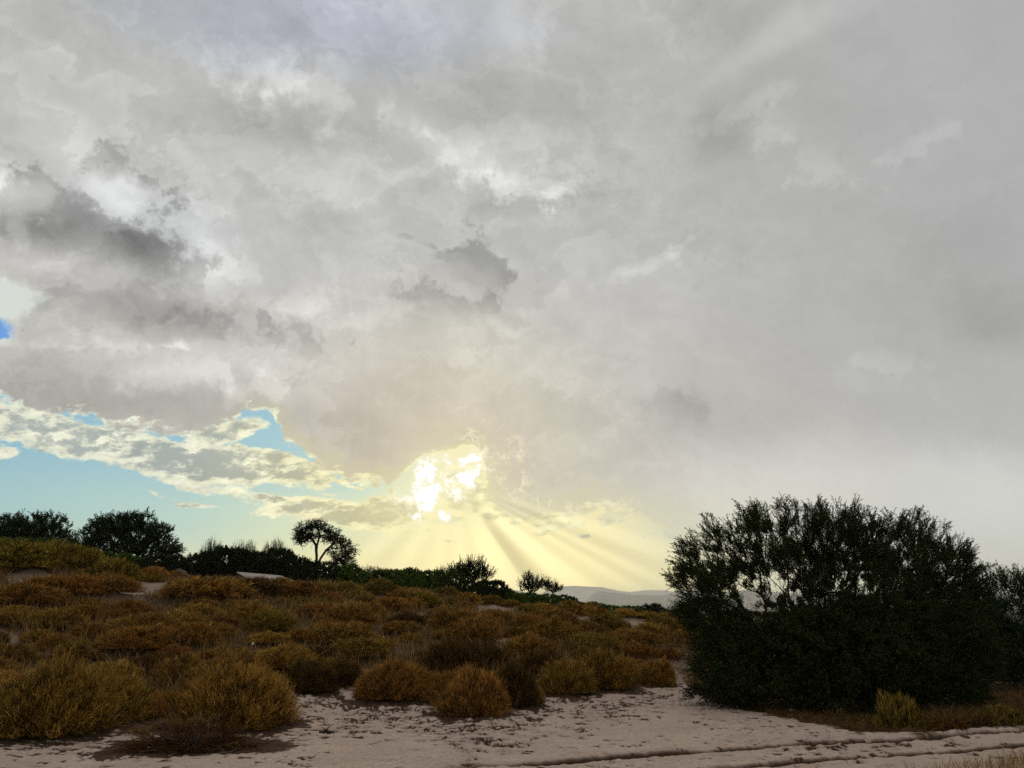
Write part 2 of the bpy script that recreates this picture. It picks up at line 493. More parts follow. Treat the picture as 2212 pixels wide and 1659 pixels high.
def mixrgb(nt, fac, a, b, mode='MIX'):
    n = nt.nodes.new('ShaderNodeMix'); n.data_type = 'RGBA'; n.blend_type = mode
    for i, v in ((0, fac), (6, a), (7, b)):
        if hasattr(v, 'links'): nt.links.new(v, n.inputs[i])
        elif isinstance(v, tuple): n.inputs[i].default_value = v + (1,)
        else: n.inputs[i].default_value = v
    return n.outputs[2]

def tex_noise(nt, scale, detail=4, rough=.55, vec=None):
    n = nt.nodes.new('ShaderNodeTexNoise'); n.inputs['Scale'].default_value = scale
    n.inputs['Detail'].default_value = detail; n.inputs['Roughness'].default_value = rough
    if vec is not None: nt.links.new(vec, n.inputs['Vector'])
    return n.outputs[0]

def mrange(nt, v, a, b, c=0.0, d=1.0):
    n = nt.nodes.new('ShaderNodeMapRange'); n.interpolation_type = 'SMOOTHSTEP'
    nt.links.new(v, n.inputs[0])
    for i, q in enumerate((a, b, c, d)): n.inputs[i + 1].default_value = q
    return n.outputs[0]

def leaf_mat(name, dark, light, pale, trans=.25, use_obj=True, rough=.7):
    """thin plant matter: base colour from the plant's own colour, varied stalk by stalk"""
    m, nt, out = new_mat(name)
    t = attr(nt, 'tint')
    col = mixrgb(nt, mrange(nt, t, 0.0, .85), dark, light)
    col = mixrgb(nt, mrange(nt, t, .86, 1.0), col, pale)
    if use_obj:
        oi = nt.nodes.new('ShaderNodeObjectInfo')
        col = mixrgb(nt, 1.0, col, oi.outputs['Color'], 'MULTIPLY')
    d = nt.nodes.new('ShaderNodeBsdfPrincipled'); nt.links.new(col, d.inputs['Base Color'])
    d.inputs['Roughness'].default_value = rough
    d.inputs['Specular IOR Level'].default_value = .12
    tr = nt.nodes.new('ShaderNodeBsdfTranslucent'); nt.links.new(col, tr.inputs['Color'])
    mx = nt.nodes.new('ShaderNodeMixShader'); mx.inputs[0].default_value = trans
    nt.links.new(d.outputs[0], mx.inputs[1]); nt.links.new(tr.outputs[0], mx.inputs[2])
    nt.links.new(mx.outputs[0], out.inputs['Surface'])
    return m

def plain_mat(name, a, b, scale=6.0, rough=.85, bump=.3):
    m, nt, out = new_mat(name)
    tcn = nt.nodes.new('ShaderNodeTexCoord')
    n = tex_noise(nt, scale, 6, .6, tcn.outputs['Object'])
    col = mixrgb(nt, mrange(nt, n, .35, .65), a, b)
    d = nt.nodes.new('ShaderNodeBsdfPrincipled'); nt.links.new(col, d.inputs['Base Color'])
    d.inputs['Roughness'].default_value = rough; d.inputs['Specular IOR Level'].default_value = .2
    bp = nt.nodes.new('ShaderNodeBump'); bp.inputs['Strength'].default_value = bump; bp.inputs['Distance'].default_value = .02
    nt.links.new(n, bp.inputs['Height']); nt.links.new(bp.outputs[0], d.inputs['Normal'])
    nt.links.new(d.outputs[0], out.inputs['Surface'])
    return m

M_SHRUB = leaf_mat('dry_shrub_stalks', (.030, .017, .007), (.50, .295, .08), (.84, .64, .30), .20)
M_GREEN = leaf_mat('mesquite_leaf', (.014, .022, .007), (.07, .098, .028), (.10, .12, .04), .2)
M_GRASS = leaf_mat('dry_grass_blades', (.07, .036, .013), (.36, .21, .07), (.62, .46, .22), .25, False)
M_BARK = plain_mat('dark_bark', (.035, .026, .02), (.075, .055, .04), 20)
M_DEAD = plain_mat('weathered_twig', (.10, .075, .055), (.22, .17, .13), 30)
M_STONE = plain_mat('pale_stone', (.33, .29, .26), (.55, .5, .46), 14)
M_PAPER = plain_mat('white_scrap', (.62, .62, .62), (.8, .8, .78), 20)
M_SHEET = plain_mat('pale_roof_sheet', (.36, .30, .25), (.46, .39, .33), 1.5, .7, .1)
M_BOARD = plain_mat('dark_board', (.05, .03, .022), (.09, .055, .04), 6)

# ================================================================= lie of the land
SAND_CTRL = [  # x, y in the frame, forward distance: bare ground seen there
 (0, 1180 + 55, 30), (280, 1262, 32), (300, 1268, 28), (430, 1262, 34), (600, 1275, 32), (760, 1284, 33), (900, 1293, 34), (1000, 1306, 34), (1100, 1325, 32), (1200, 1333, 33), (1300, 1343, 32),
 (1450, 1352, 36), (1600, 1362, 36), (0, 1330, 20.5), (300, 1330, 23), (700, 1330, 25), (1000, 1342, 26), (1250, 1365, 27), (0, 1400, 17.5), (300, 1400, 18), (600, 1400, 19), (900, 1400, 20),
 (1200, 1405, 21), (1400, 1405, 23), (1440, 1452, 19.5), (0, 1470, 15.0), (300, 1470, 15.4), (620, 1470, 16.4), (900, 1470, 17.0), (1200, 1470, 17.6), (1650, 1420, 22), (1900, 1420, 22)]
cp_ = [tuple(at(*c)) for c in SAND_CTRL]
for X in (-12, -8, -4, 0, 4, 8, 12, 17):
    for Y in (-6, 2, 8, 11.2, 13.0):
        if X < -2 and Y > 12: cp_.append((X, Y, .06)); continue
        cp_.append((X, Y, 0.0))
cp_ += [(8, 16, .05), (14, 18, .1), (-26, 6, .5), (-30, 16, 1.6), (-38, 32, 3.4), (-30, 50, 3.0), (-12, 50, 2.6), (4, 52, 1.5), (16, 50, .75), (30, 40, .6), (30, 20, .2), (50, 60, .3),
        (-45, 70, 2.4), (-20, 75, 1.8), (0, 75, 1.0), (20, 75, .4), (-60, 30, 2.5), (-50, 5, .8), (50, 20, 0), (0, -30, 0), (-40, -20, 0), (40, -20, 0), (12, 60, .7), (22, 90, .1), (-20, 100, .6), (40, 100, 0), (-60, 100, 1)]
cp_ = np.array(cp_)
def _phi(r2): return np.where(r2 > 0, r2 * np.log(np.maximum(r2, 1e-9)) * .5, 0)
_n = len(cp_)
_K = _phi(((cp_[:, None, :2] - cp_[None, :, :2]) ** 2).sum(-1)) + np.eye(_n) * .6
_P = np.c_[np.ones(_n), cp_[:, :2]]
_A = np.block([[_K, _P], [_P.T, np.zeros((3, 3))]])
_w = np.linalg.solve(_A, np.r_[cp_[:, 2], 0, 0, 0])

def base_h(x, y):
    x = np.asarray(x, float); y = np.asarray(y, float)
    sh = x.shape; x = x.ravel(); y = y.ravel()
    z = np.zeros_like(x)
    r = np.hypot(x, y)
    m = r < 135
    X, Y = x[m], y[m]
    zz = _w[-3] + _w[-2] * X + _w[-1] * Y
    for i in range(_n):
        zz = zz + _w[i] * _phi((X - cp_[i, 0]) ** 2 + (Y - cp_[i, 1]) ** 2)
    z[m] = np.clip(zz, -.3, 5) * (1 - sstep(r[m], 80, 130))
    return z.reshape(sh)

def ground_hit(x, y, Y0=8.0, Y1=70.0):
    """where that line of sight meets the land"""
    Ys = np.linspace(Y0, Y1, 500)
    v = ray(x, y)
    k = Ys / v.y
    zz = EYE + v.z * k
    h = base_h(v.x * k, Ys)
    i = np.argmax(zz <= h) if (zz <= h).any() else None
    if i is None: return None
    return np.array((v.x * k[i], Ys[i], h[i]))

# ================================================================= where the shrubs stand (data only; built further down)
BOUND = np.array([(-600, 1640), (-60, 1612), (0, 1600), (120, 1602), (250, 1588), (330, 1600), (420, 1610), (520, 1560), (560, 1530), (620, 1500), (700, 1492), (760, 1500), (840, 1512), (930, 1535), (1010, 1552), (1100, 1552),
                  (1160, 1525), (1200, 1497), (1300, 1500), (1380, 1490), (1420, 1480), (1460, 1470), (1490, 1486), (1550, 1520), (1650, 1543), (1750, 1566), (1850, 1582), (2000, 1587), (2120, 1577), (2212, 1565), (2900, 1530)], float)
SANDP = [(305, 1268, 62, 16), (250, 1300, 60, 10), (1060, 1322, 75, 8), (1300, 1343, 95, 8), (1380, 1350, 80, 5), (5, 1385, 36, 12), (1445, 1450, 50, 24), (1395, 1440, 30, 14), (60, 1257, 50, 5), (1180, 1520, 40, 26), (140, 1268, 80, 4), (900, 1330, 30, 4), (1120, 1390, 36, 6)]

# x of middle, y of foot, half width, y of top, colour, look
FRONT = [
 (55, 1604, 150, 1428, 'gold', 'broad gold-brown'), (205, 1578, 96, 1462, 'gold', 'gold-brown'), (484, 1584, 142, 1436, 'gold', 'big tawny round-topped'),
 (660, 1502, 62, 1424, 'dark', 'dark brown'), (735, 1488, 48, 1428, 'dark', 'dull dark'), (838, 1522, 82, 1430, 'rust', 'rust brown'), (1018, 1552, 96, 1442, 'rust', 'large rust brown'),
 (1112, 1530, 60, 1415, 'dark', 'tall dark twiggy'), (1152, 1526, 30, 1462, 'gold', 'small pale gold'), (975, 1478, 90, 1388, 'dark', 'dark thorny'), (1060, 1462, 50, 1395, 'dark', 'dark untidy'), (1225, 1506, 72, 1428, 'gold', 'tawny'),
 (1312, 1492, 78, 1400, 'gold', 'high gold-tipped'), (1424, 1484, 46, 1419, 'gold', 'neat gold'), (1168, 1474, 66, 1402, 'dark', 'dark'), (300, 1560, 60, 1500, 'rust', 'low rust'),
 (380, 1490, 70, 1420, 'rust', 'rust'), (1385, 1470, 34, 1425, 'rust', 'small rust')]
CREST = [
 (-20, 1250, 120, 1182, 'olive', ''), (85, 1250, 90, 1188, 'olive', ''), (150, 1254, 70, 1196, 'olive', ''), (222, 1264, 60, 1210, 'olive', ''), (262, 1266, 40, 1226, 'olive', ''), (325, 1246, 38, 1225, 'gold', ''), (368, 1256, 34, 1234, 'rust', ''),
 (322, 1262, 34, 1246, 'olive', ''), (100, 1310, 110, 1262, 'rust', ''), (205, 1304, 80, 1256, 'rust', ''), (30, 1330, 100, 1280, 'rust', ''), (430, 1316, 110, 1264, 'rust', ''), (545, 1302, 70, 1260, 'dark', ''), (598, 1280, 40, 1251, 'gold', ''),
 (640, 1300, 60, 1262, 'rust', ''), (690, 1290, 40, 1262, 'olive', ''), (745, 1290, 40, 1258, 'olive', ''), (815, 1290, 44, 1252, 'olive', ''), (770, 1300, 34, 1276, 'olive', ''), (700, 1312, 44, 1283, 'rust', ''), (862, 1300, 34, 1276, 'gold', ''),
 (905, 1306, 38, 1280, 'olive', ''), (960, 1300, 42, 1270, 'olive', ''), (880, 1318, 40, 1292, 'rust', ''), (1010, 1310, 38, 1284, 'gold', ''), (1060, 1310, 34, 1289, 'olive', ''), (1100, 1316, 34, 1298, 'gold', ''), (1138, 1336, 34, 1308, 'olive', ''),
 (1170, 1322, 34, 1304, 'gold', ''), (1230, 1320, 42, 1298, 'gold', ''), (1275, 1328, 30, 1306, 'rust', ''), (1300, 1338, 26, 1316, 'rust', ''), (1350, 1334, 34, 1316, 'gold', ''), (1400, 1340, 30, 1322, 'rust', ''), (1440, 1344, 30, 1326, 'gold', ''),
 (1480, 1350, 34, 1330, 'rust', ''), (1015, 1325, 22, 1312, 'rust', '')]
SHR = []        # dict per shrub
def add_shrub(x, yb, hw, yt, c, look, kind):
    p = ground_hit(x, yb)
    if p is None or p[1] > 46:
        Y = 34.0; q = at(x, yb, Y); p = np.array((q.x, Y, float(base_h(q.x, Y))))
    R = hw * p[1] / FPX
    q = at(x, yt, p[1]); hgt = max(.25, q.z - float(p[2]))
    SHR.append(dict(p=p + np.array((0, R * .45, 0)), r=R, h=min(hgt, R * 1.5), c=c, look=look, kind=kind, x=x, y=yb))
for s_ in FRONT: add_shrub(*s_, 'front')
for s_ in CREST: add_shrub(*s_, 'crest')

def in_sand(x, y):
    if y > np.interp(x, BOUND[:, 0], BOUND[:, 1]) - 6: return True
    return any(((x - a) / (c + 14)) ** 2 + ((y - 6 - b) / (d + 4)) ** 2 < 1 for a, b, c, d in SANDP)

CREST_Y = np.array([(-100, 1180), (0, 1180), (150, 1190), (230, 1212), (290, 1236), (400, 1246), (500, 1254), (640, 1258), (820, 1254), (960, 1270), (1100, 1296), (1250, 1298), (1400, 1318), (1600, 1330)], float)
rs = random.Random(4)
tries = 0
while len(SHR) < 236 and tries < 60000:
    tries += 1
    Y = 12.5 + 27 * rs.random() ** 1.25; X = -26 + 46 * rs.random()
    z = float(base_h(X, Y))
    x, y = project(np.array((X, Y, z)))
    if x < -90 or x > 1495 or y < 1262: continue
    if x > 1440 and y > 1400: continue
    if in_sand(x, y): continue
    if x < 1400 and y < 1330 - (x > 1000) * 0 and rs.random() < .5: continue
    r_ = rs.choice((.42, .55, .65, .75, .85, .95)) * (1.0 if Y < 24 else 1.1)
    ok = True
    for s_ in SHR:
        dd = math.hypot(s_['p'][0] - X, s_['p'][1] - Y)
        if dd < (.62 if s_['kind'] == 'fill' else .72) * (s_['r'] + r_): ok = False; break
    if not ok: continue
    t = rs.random(); u = fbm(np.array(X * .16), np.array(Y * .16), 2)
    c = 'rust' if t < .46 else 'gold' if t < .78 else 'dark' if t < .88 else 'olive'
    if y < 1325 and x > 620: c = ('olive', 'olive', 'gold', 'rust')[int(t * 4)]
    if y < 1325: r_ *= .8
    h_ = r_ * rs.uniform(.42, .68)
    yt_ = np.interp(x, CREST_Y[:, 0], CREST_Y[:, 1]) + 5
    q_ = at(float(x), float(yt_), Y).z - z - .12 * r_
    h_ = max(.22, min(h_, q_))
    SHR.append(dict(p=np.array((X, Y, z)), r=r_, h=h_, c=c, look='', kind='fill', x=float(x), y=float(y)))

# ================================================================= ground, one sheet to the horizon
azs = np.radians(np.r_[np.arange(-180, -44, 4.0), np.arange(-43, 43.01, .115), np.arange(44, 180, 4.0)])
rl = [0.5]
while rl[-1] < 16500:
    q = rl[-1]
    k = .25 if q < 5.5 else .01 if q < 8.5 else .0014 if q < 12.3 else .0028 if q < 14 else .0045 if q < 24 else .0085 if q < 70 else .06
    rl.append(q * (1 + k))
rl = np.array(rl)
RR, AA = np.meshgrid(rl, azs, indexing='ij')
GX, GY = RR * np.sin(AA), RR * np.cos(AA)
GZ = base_h(GX, GY)
near_w = 1 - sstep(RR, 30, 60)
GZ += (fbm(GX * .8, GY * .8, 4) - .5) * .10 * (1 - sstep(RR, 60, 140))
# hummocks that gather round each shrub
for s_ in SHR:
    p, r_ = s_['p'], s_['r']
    rr0 = math.hypot(p[0], p[1]); i0, i1 = np.searchsorted(rl, (rr0 - 2.2 * r_, rr0 + 2.2 * r_))
    a0 = math.atan2(p[0], p[1]); da = 2.4 * r_ / rr0
    j0, j1 = np.searchsorted(azs, (a0 - da, a0 + da))
    sl_ = (slice(max(i0, 0), i1), slice(max(j0, 0), j1))
    d2 = ((GX[sl_] - p[0]) ** 2 + (GY[sl_] - p[1]) ** 2) / (r_ * r_)
    GZ[sl_] += (.10 if s_['kind'] == 'front' else .16) * r_ * np.exp(-d2 * 1.3)
PX, PY = project(np.stack([GX, GY, base_h(GX, GY)], -1))
inb = (GY > 5) & (RR < 60)
jit = (fbm(GX * 1.3, GY * 1.3, 3) - .5) * 34 + (fbm(GX * 7, GY * 7, 3) - .5) * 16
bnd = np.interp(PX, BOUND[:, 0], BOUND[:, 1])
sandy = np.where(inb, sstep(PY + jit, bnd - 10, bnd + 8), 0.0)
for a, b, c, d in SANDP:
    q = ((PX - a) / (c * 1.15)) ** 2 + ((PY - b) / (d * 1.5)) ** 2 + (fbm(GX * 2, GY * 2, 3) - .5) * .8
    sandy = np.maximum(sandy, np.where(inb, 1 - sstep(q, .7, 1.2), 0) * .5)
sandy = np.maximum(sandy, np.where(~inb & (RR < 14), 1.0, 0))
sandy = np.maximum(sandy, sstep(fbm(GX * .7, GY * .7, 4), .56, .66) * .4 * (PX < 1500))
GZ += sandy * ((fbm(GX * 3.0 + GY * .8, GY * 7.0, 4) - .5) * (.035 + .03 * sstep(RR, 10.5, 12.5)) + (fbm(GX * 16, GY * 20, 3) - .5) * .022) * near_w
GZ += (1 - sandy) * (fbm(GX * 6, GY * 6, 3) - .5) * .06 * near_w
soil_shade = np.zeros_like(GX)
# broken crust and scraped marks
band = np.where(inb, np.exp(-((PY - bnd - 26) / 36.0) ** 2), 0) * sstep(PX, 520, 640) * (1 - sstep(PX, 1350, 1500))
band = np.maximum(band, np.where(inb, np.exp(-((PY - 1560) / 30.0) ** 2), 0) * sstep(PX, 600, 700) * (1 - sstep(PX, 1000, 1200)) * .9)
band = np.maximum(band, np.where(inb, np.exp(-((PY - 1615) / 20.0) ** 2), 0) * (1 - sstep(PX, 500, 640)) * .75)
f = fbm(GX * 6.5 + 3, GY * 8.5, 5, .62); f2 = fbm(GX * 1.7, GY * 1.9 + 5, 3)
mk = sstep(f - .5 + band * .19 + (f2 - .5) * .20, .135, .185) * sandy * sstep(fbm(GX * 30, GY * 36, 3), .25, .5)
soil_shade = np.maximum(soil_shade, mk * .85)
GZ -= mk * .014
# dark litter colour round front shrubs and dead bush, painted in to ground them
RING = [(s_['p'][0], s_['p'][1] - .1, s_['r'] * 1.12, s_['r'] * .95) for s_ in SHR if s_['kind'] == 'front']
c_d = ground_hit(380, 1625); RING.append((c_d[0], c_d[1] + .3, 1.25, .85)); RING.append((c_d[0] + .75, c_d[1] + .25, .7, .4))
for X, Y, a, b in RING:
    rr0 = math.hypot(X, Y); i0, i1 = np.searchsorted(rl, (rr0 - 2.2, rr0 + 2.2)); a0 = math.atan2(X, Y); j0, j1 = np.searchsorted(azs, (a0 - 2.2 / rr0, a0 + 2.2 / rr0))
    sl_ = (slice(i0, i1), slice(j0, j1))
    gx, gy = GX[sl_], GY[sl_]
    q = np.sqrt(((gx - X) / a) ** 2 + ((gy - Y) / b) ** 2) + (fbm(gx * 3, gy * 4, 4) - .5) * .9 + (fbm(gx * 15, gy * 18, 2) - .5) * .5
    soil_shade[sl_] = np.maximum(soil_shade[sl_], (1 - sstep(q, .82, 1.08)) * .8)
# prints and pits
rp = np.random.default_rng(8)
pits = []
for k in range(900):
    if k < 600:
        x = rp.uniform(600, 1350); y = np.interp(x, BOUND[:, 0], BOUND[:, 1]) + abs(rp.normal(20, 28)); d = .03
    elif k < 800:
        x = rp.uniform(1250, 1950); y = np.interp(x, BOUND[:, 0], BOUND[:, 1]) + rp.uniform(2, 70); d = .022
    else:
        x = rp.uniform(-50, 2250); y = rp.uniform(1560, 1655); d = .012
    v = ray(x, y); k_ = -EYE / v.z
    pits.append((v.x * k_, v.y * k_, rp.uniform(.045, .13), rp.uniform(.035, .07), rp.uniform(-.5, .5), d, rp.random()))
for (X, Y, a, b, rot, dep, dk) in pits:
    rr0 = math.hypot(X, Y); i0, i1 = np.searchsorted(rl, (rr0 - .4, rr0 + .4)); a0 = math.atan2(X, Y); j0, j1 = np.searchsorted(azs, (a0 - .4 / rr0, a0 + .4 / rr0))
    sl_ = (slice(i0, i1), slice(j0, j1))
    dx, dy = GX[sl_] - X, GY[sl_] - Y
    u = (dx * math.cos(rot) + dy * math.sin(rot)) / a; w = (dy * math.cos(rot) - dx * math.sin(rot)) / b
    q = np.sqrt(u * u + w * w) + (fbm(GX[sl_] * 14, GY[sl_] * 14, 2) - .5) * .9
    g_ = 1 - sstep(q, .55, 1.0)
    rim = np.exp(-((q - 1.15) / .25) ** 2)
    GZ[sl_] += -g_ * dep + rim * dep * .35
    if dk < .75: soil_shade[sl_] = np.maximum(soil_shade[sl_], g_ * (.85 if dep > .02 else .45))
# wheel ruts
def rut(pts, width, depth, dark):
    global GZ, soil_shade
    w_ = []
    for x, y in pts:
        v = ray(x, y); k_ = -EYE / v.z; w_.append((v.x * k_, v.y * k_))
    w_ = np.array(w_)
    yy = np.interp(GX, w_[:, 0], w_[:, 1]) + (fbm(GX * 1.1, GX * 0 + 3.3, 3) - .5) * .16 
    on = (GX > w_[0, 0]) & (GX < w_[-1, 0]) & (np.abs(GY - yy) < 1) & (GY > 0)
    fade = sstep(GX, w_[0, 0], w_[0, 0] + 1.5)
    q = (GY - yy) / width
    prof = np.where(q > 0, 1 - sstep(q, .55, 1.0), 1 - sstep(-q, .1, 1.6))
    GZ = GZ - np.where(on, prof * depth * fade, 0) + np.where(on, np.exp(-((q - 1.5) / .5) ** 2) * depth * .35 * fade, 0) + np.where(on, np.exp(-((q + 1.9) / .5) ** 2) * depth * .3 * fade, 0)
    soil_shade = np.maximum(soil_shade, np.where(on, np.exp(-((q - .62) / .36) ** 2) * dark * fade, 0))  # darker soil plus the camera-facing wall's shade, painted along the far side
rut([(820, 1660), (958, 1655), (1253, 1640), (1475, 1626), (1627, 1616), (1892, 1602), (2081, 1589), (2212, 1581), (2500, 1560)], .12, .085, 1.0)
rut([(1380, 1668), (1609, 1656), (1741, 1643), (1967, 1629), (2118, 1619), (2300, 1607), (2500, 1596)], .10, .065, .95)

nr, na = GX.shape
V = np.stack([GX, GY, GZ], -1).reshape(-1, 3)
ii, jj = np.meshgrid(np.arange(nr - 1), np.arange(na), indexing='ij')
jn = (jj + 1) % na
Q = np.stack([ii * na + jj, ii * na + jn, (ii + 1) * na + jn, (ii + 1) * na + jj], -1).reshape(-1, 4)[:, ::-1]
V = np.vstack([V, [[0, 0, float(GZ[0].mean())]]])
j = np.arange(na)
T3 = np.stack([np.full(na, len(V) - 1), (j + 1) % na, j], -1)

m, nt, out = new_mat('sandy_ground')
geo = nt.nodes.new('ShaderNodeNewGeometry'); pos = geo.outputs['Position']
nA = tex_noise(nt, 1.1, 5, .6, pos); nB = tex_noise(nt, 22, 5, .65, pos); nC = tex_noise(nt, 5.0, 5, .6, pos)
sand = mixrgb(nt, mrange(nt, nA, .3, .7), (.58, .42, .34), (.73, .55, .445))
sand = mixrgb(nt, mrange(nt, nB, .25, .75), sand, (.46, .34, .275))
sand = mixrgb(nt, mrange(nt, nC, .52, .72), sand, (.52, .41, .32))
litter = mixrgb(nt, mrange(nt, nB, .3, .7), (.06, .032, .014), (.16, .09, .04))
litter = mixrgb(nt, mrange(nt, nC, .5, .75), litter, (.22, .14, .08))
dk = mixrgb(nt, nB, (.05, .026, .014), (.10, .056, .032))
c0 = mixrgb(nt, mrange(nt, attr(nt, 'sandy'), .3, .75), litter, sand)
c0 = mixrgb(nt, mrange(nt, attr(nt, 'soil_shade'), .15, .8), c0, dk)
nfar = tex_noise(nt, .02, 5, .6, pos)
far_c = mixrgb(nt, mrange(nt, nfar, .4, .6), (.10, .085, .045), (.22, .16, .10))
c0 = mixrgb(nt, attr(nt, 'far'), c0, far_c)
bs = nt.nodes.new('ShaderNodeBsdfPrincipled'); lnk(nt, c0, bs.inputs['Base Color']); bs.inputs['Roughness'].default_value = .92; bs.inputs['Specular IOR Level'].default_value = .15
nD = tex_noise(nt, 60, 4, .7, pos)
bp = nt.nodes.new('ShaderNodeBump'); bp.inputs['Strength'].default_value = .55; bp.inputs['Distance'].default_value = .012; lnk(nt, nD, bp.inputs['Height'])
bp2 = nt.nodes.new('ShaderNodeBump'); bp2.inputs['Strength'].default_value = .5; bp2.inputs['Distance'].default_value = .03; lnk(nt, nB, bp2.inputs['Height']); lnk(nt, bp.outputs[0], bp2.inputs['Normal'])
lnk(nt, bp2.outputs[0], bs.inputs['Normal']); lnk(nt, bs.outputs[0], out.inputs['Surface'])
far_a = sstep(RR, 60, 140)
pad = lambda a: np.r_[a.reshape(-1), a.reshape(-1)[0]]
ground = mesh_np('ground', V, [Q, T3], m, attrs=dict(sandy=pad(sandy), soil_shade=pad(soil_shade), far=pad(far_a)), smooth_f=True)
tag(ground, kind='structure')

from bisect import bisect
def ground_zs(X, Y):
    r_, a_ = np.hypot(X, Y), np.arctan2(X, Y)
    i = np.clip(np.searchsorted(rl, r_) - 1, 0, nr - 2); j_ = np.clip(np.searchsorted(azs, a_) - 1, 0, na - 2)
    u = (r_ - rl[i]) / (rl[i + 1] - rl[i]); w = (a_ - azs[j_]) / (azs[j_ + 1] - azs[j_])
    return (GZ[i, j_] * (1 - w) + GZ[i, j_ + 1] * w) * (1 - u) + (GZ[i + 1, j_] * (1 - w) + GZ[i + 1, j_ + 1] * w) * u

def ground_z(X, Y):
    """height of the finished ground sheet"""
    r_, a_ = math.hypot(X, Y), math.atan2(X, Y)
    i = min(max(int(np.searchsorted(rl, r_)) - 1, 0), nr - 2); j_ = min(max(int(np.searchsorted(azs, a_)) - 1, 0), na - 2)
    u = (r_ - rl[i]) / (rl[i + 1] - rl[i]); w = (a_ - azs[j_]) / (azs[j_ + 1] - azs[j_])
    return float((GZ[i, j_] * (1 - w) + GZ[i, j_ + 1] * w) * (1 - u) + (GZ[i + 1, j_] * (1 - w) + GZ[i + 1, j_ + 1] * w) * u)

# ================================================================= far hills
def hills(name, prof, Y, depth, ca, cb):
    xs = np.linspace(prof[0][0], prof[-1][0], 260)
    ys = np.interp(xs, [p[0] for p in prof], [p[1] for p in prof])
    top = np.array([at(x, y, Y)[2] for x, y in zip(xs, ys)]); Xw = np.array([at(x, y, Y)[0] for x, y in zip(xs, ys)])
    top = top + (fbm(Xw / 160, Xw * 0, 4) - .5) * 5
    us = np.linspace(-1, 1, 34)
    VV = []
    for u in us:
        k = 1 - abs(u) ** 1.25
        bump = (fbm(Xw / 420 + u * 1.7, np.full_like(Xw, u * 3.0), 4) - .5) * .5 * (1 - k)
        h = top * np.clip(k + bump * k * 2, 0, 1)
        h = np.where(abs(u) > .99, -20, h)
        VV.append(np.stack([Xw * (1 + u * depth / Y), np.full_like(Xw, Y + u * depth), h], -1))
    VV = np.concatenate(VV); n = len(xs)
    i, j = np.meshgrid(np.arange(len(us) - 1), np.arange(n - 1), indexing='ij')
    F = np.stack([i * n + j, i * n + j + 1, (i + 1) * n + j + 1, (i + 1) * n + j], -1).reshape(-1, 4)
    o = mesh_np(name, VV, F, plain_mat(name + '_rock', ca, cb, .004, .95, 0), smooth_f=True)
    tag(o, kind='structure'); return o
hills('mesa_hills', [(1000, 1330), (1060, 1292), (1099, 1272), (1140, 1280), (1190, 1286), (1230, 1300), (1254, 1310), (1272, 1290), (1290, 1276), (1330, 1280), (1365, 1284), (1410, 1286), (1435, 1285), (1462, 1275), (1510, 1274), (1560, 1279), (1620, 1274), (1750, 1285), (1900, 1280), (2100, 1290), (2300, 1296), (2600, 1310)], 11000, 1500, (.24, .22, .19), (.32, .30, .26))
hills('distant_hills', [(1120, 1304), (1190, 1272), (1215, 1266), (1240, 1265), (1300, 1268), (1340, 1276), (1360, 1278), (1400, 1274), (1440, 1275), (1500, 1285), (1700, 1290), (2000, 1300), (2300, 1310)], 15300, 700, (.50, .48, .42), (.60, .57, .50))  # rock colour paled to stand in for thicker haze at this distance

# ================================================================= shrubs
def blades(P0, P1, P2, w, tint):
    """bent thin blades: root, middle, tip -> a quad and a triangle each"""
    n = len(P0)
    d = P2 - P0
    side = np.cross(d, rng.normal(size=(n, 3))); side /= np.linalg.norm(side, axis=1)[:, None] + 1e-9
    s_ = side * w[:, None]
    V = np.stack([P0 - s_ * .6, P0 + s_ * .6, P1 - s_, P1 + s_, P2], 1).reshape(-1, 3)
    b = np.arange(n)[:, None] * 5
    return V, b + np.array([[0, 1, 3, 2]]), b + np.array([[2, 3, 4]]), np.repeat(tint, 5)

def tubes(segs, sides=4):
    """segs: array n x 8 (x0 y0 z0 r0 x1 y1 z1 r1)"""
    segs = np.asarray(segs, float); n = len(segs)
    a, b = segs[:, :3], segs[:, 4:7]
    d = b - a; d /= np.linalg.norm(d, axis=1)[:, None] + 1e-9
    ref = np.where(np.abs(d[:, 2:3]) < .8, np.array([[0, 0, 1.0]]), np.array([[1.0, 0, 0]]))
    u = np.cross(d, ref); u /= np.linalg.norm(u, axis=1)[:, None] + 1e-9
    v = np.cross(d, u)
    rings = []
    for c, r_ in ((a, segs[:, 3]), (b, segs[:, 7])):
        for k in range(sides):
            t = 2 * math.pi * k / sides
            rings.append(c + (u * math.cos(t) + v * math.sin(t)) * r_[:, None])
    V = np.stack(rings, 1).reshape(-1, 3)
    base = np.arange(n)[:, None] * 2 * sides
    F = np.concatenate([base + np.array([[k, (k + 1) % sides, sides + (k + 1) % sides, sides + k]]) for k in range(sides)])
    return V, F

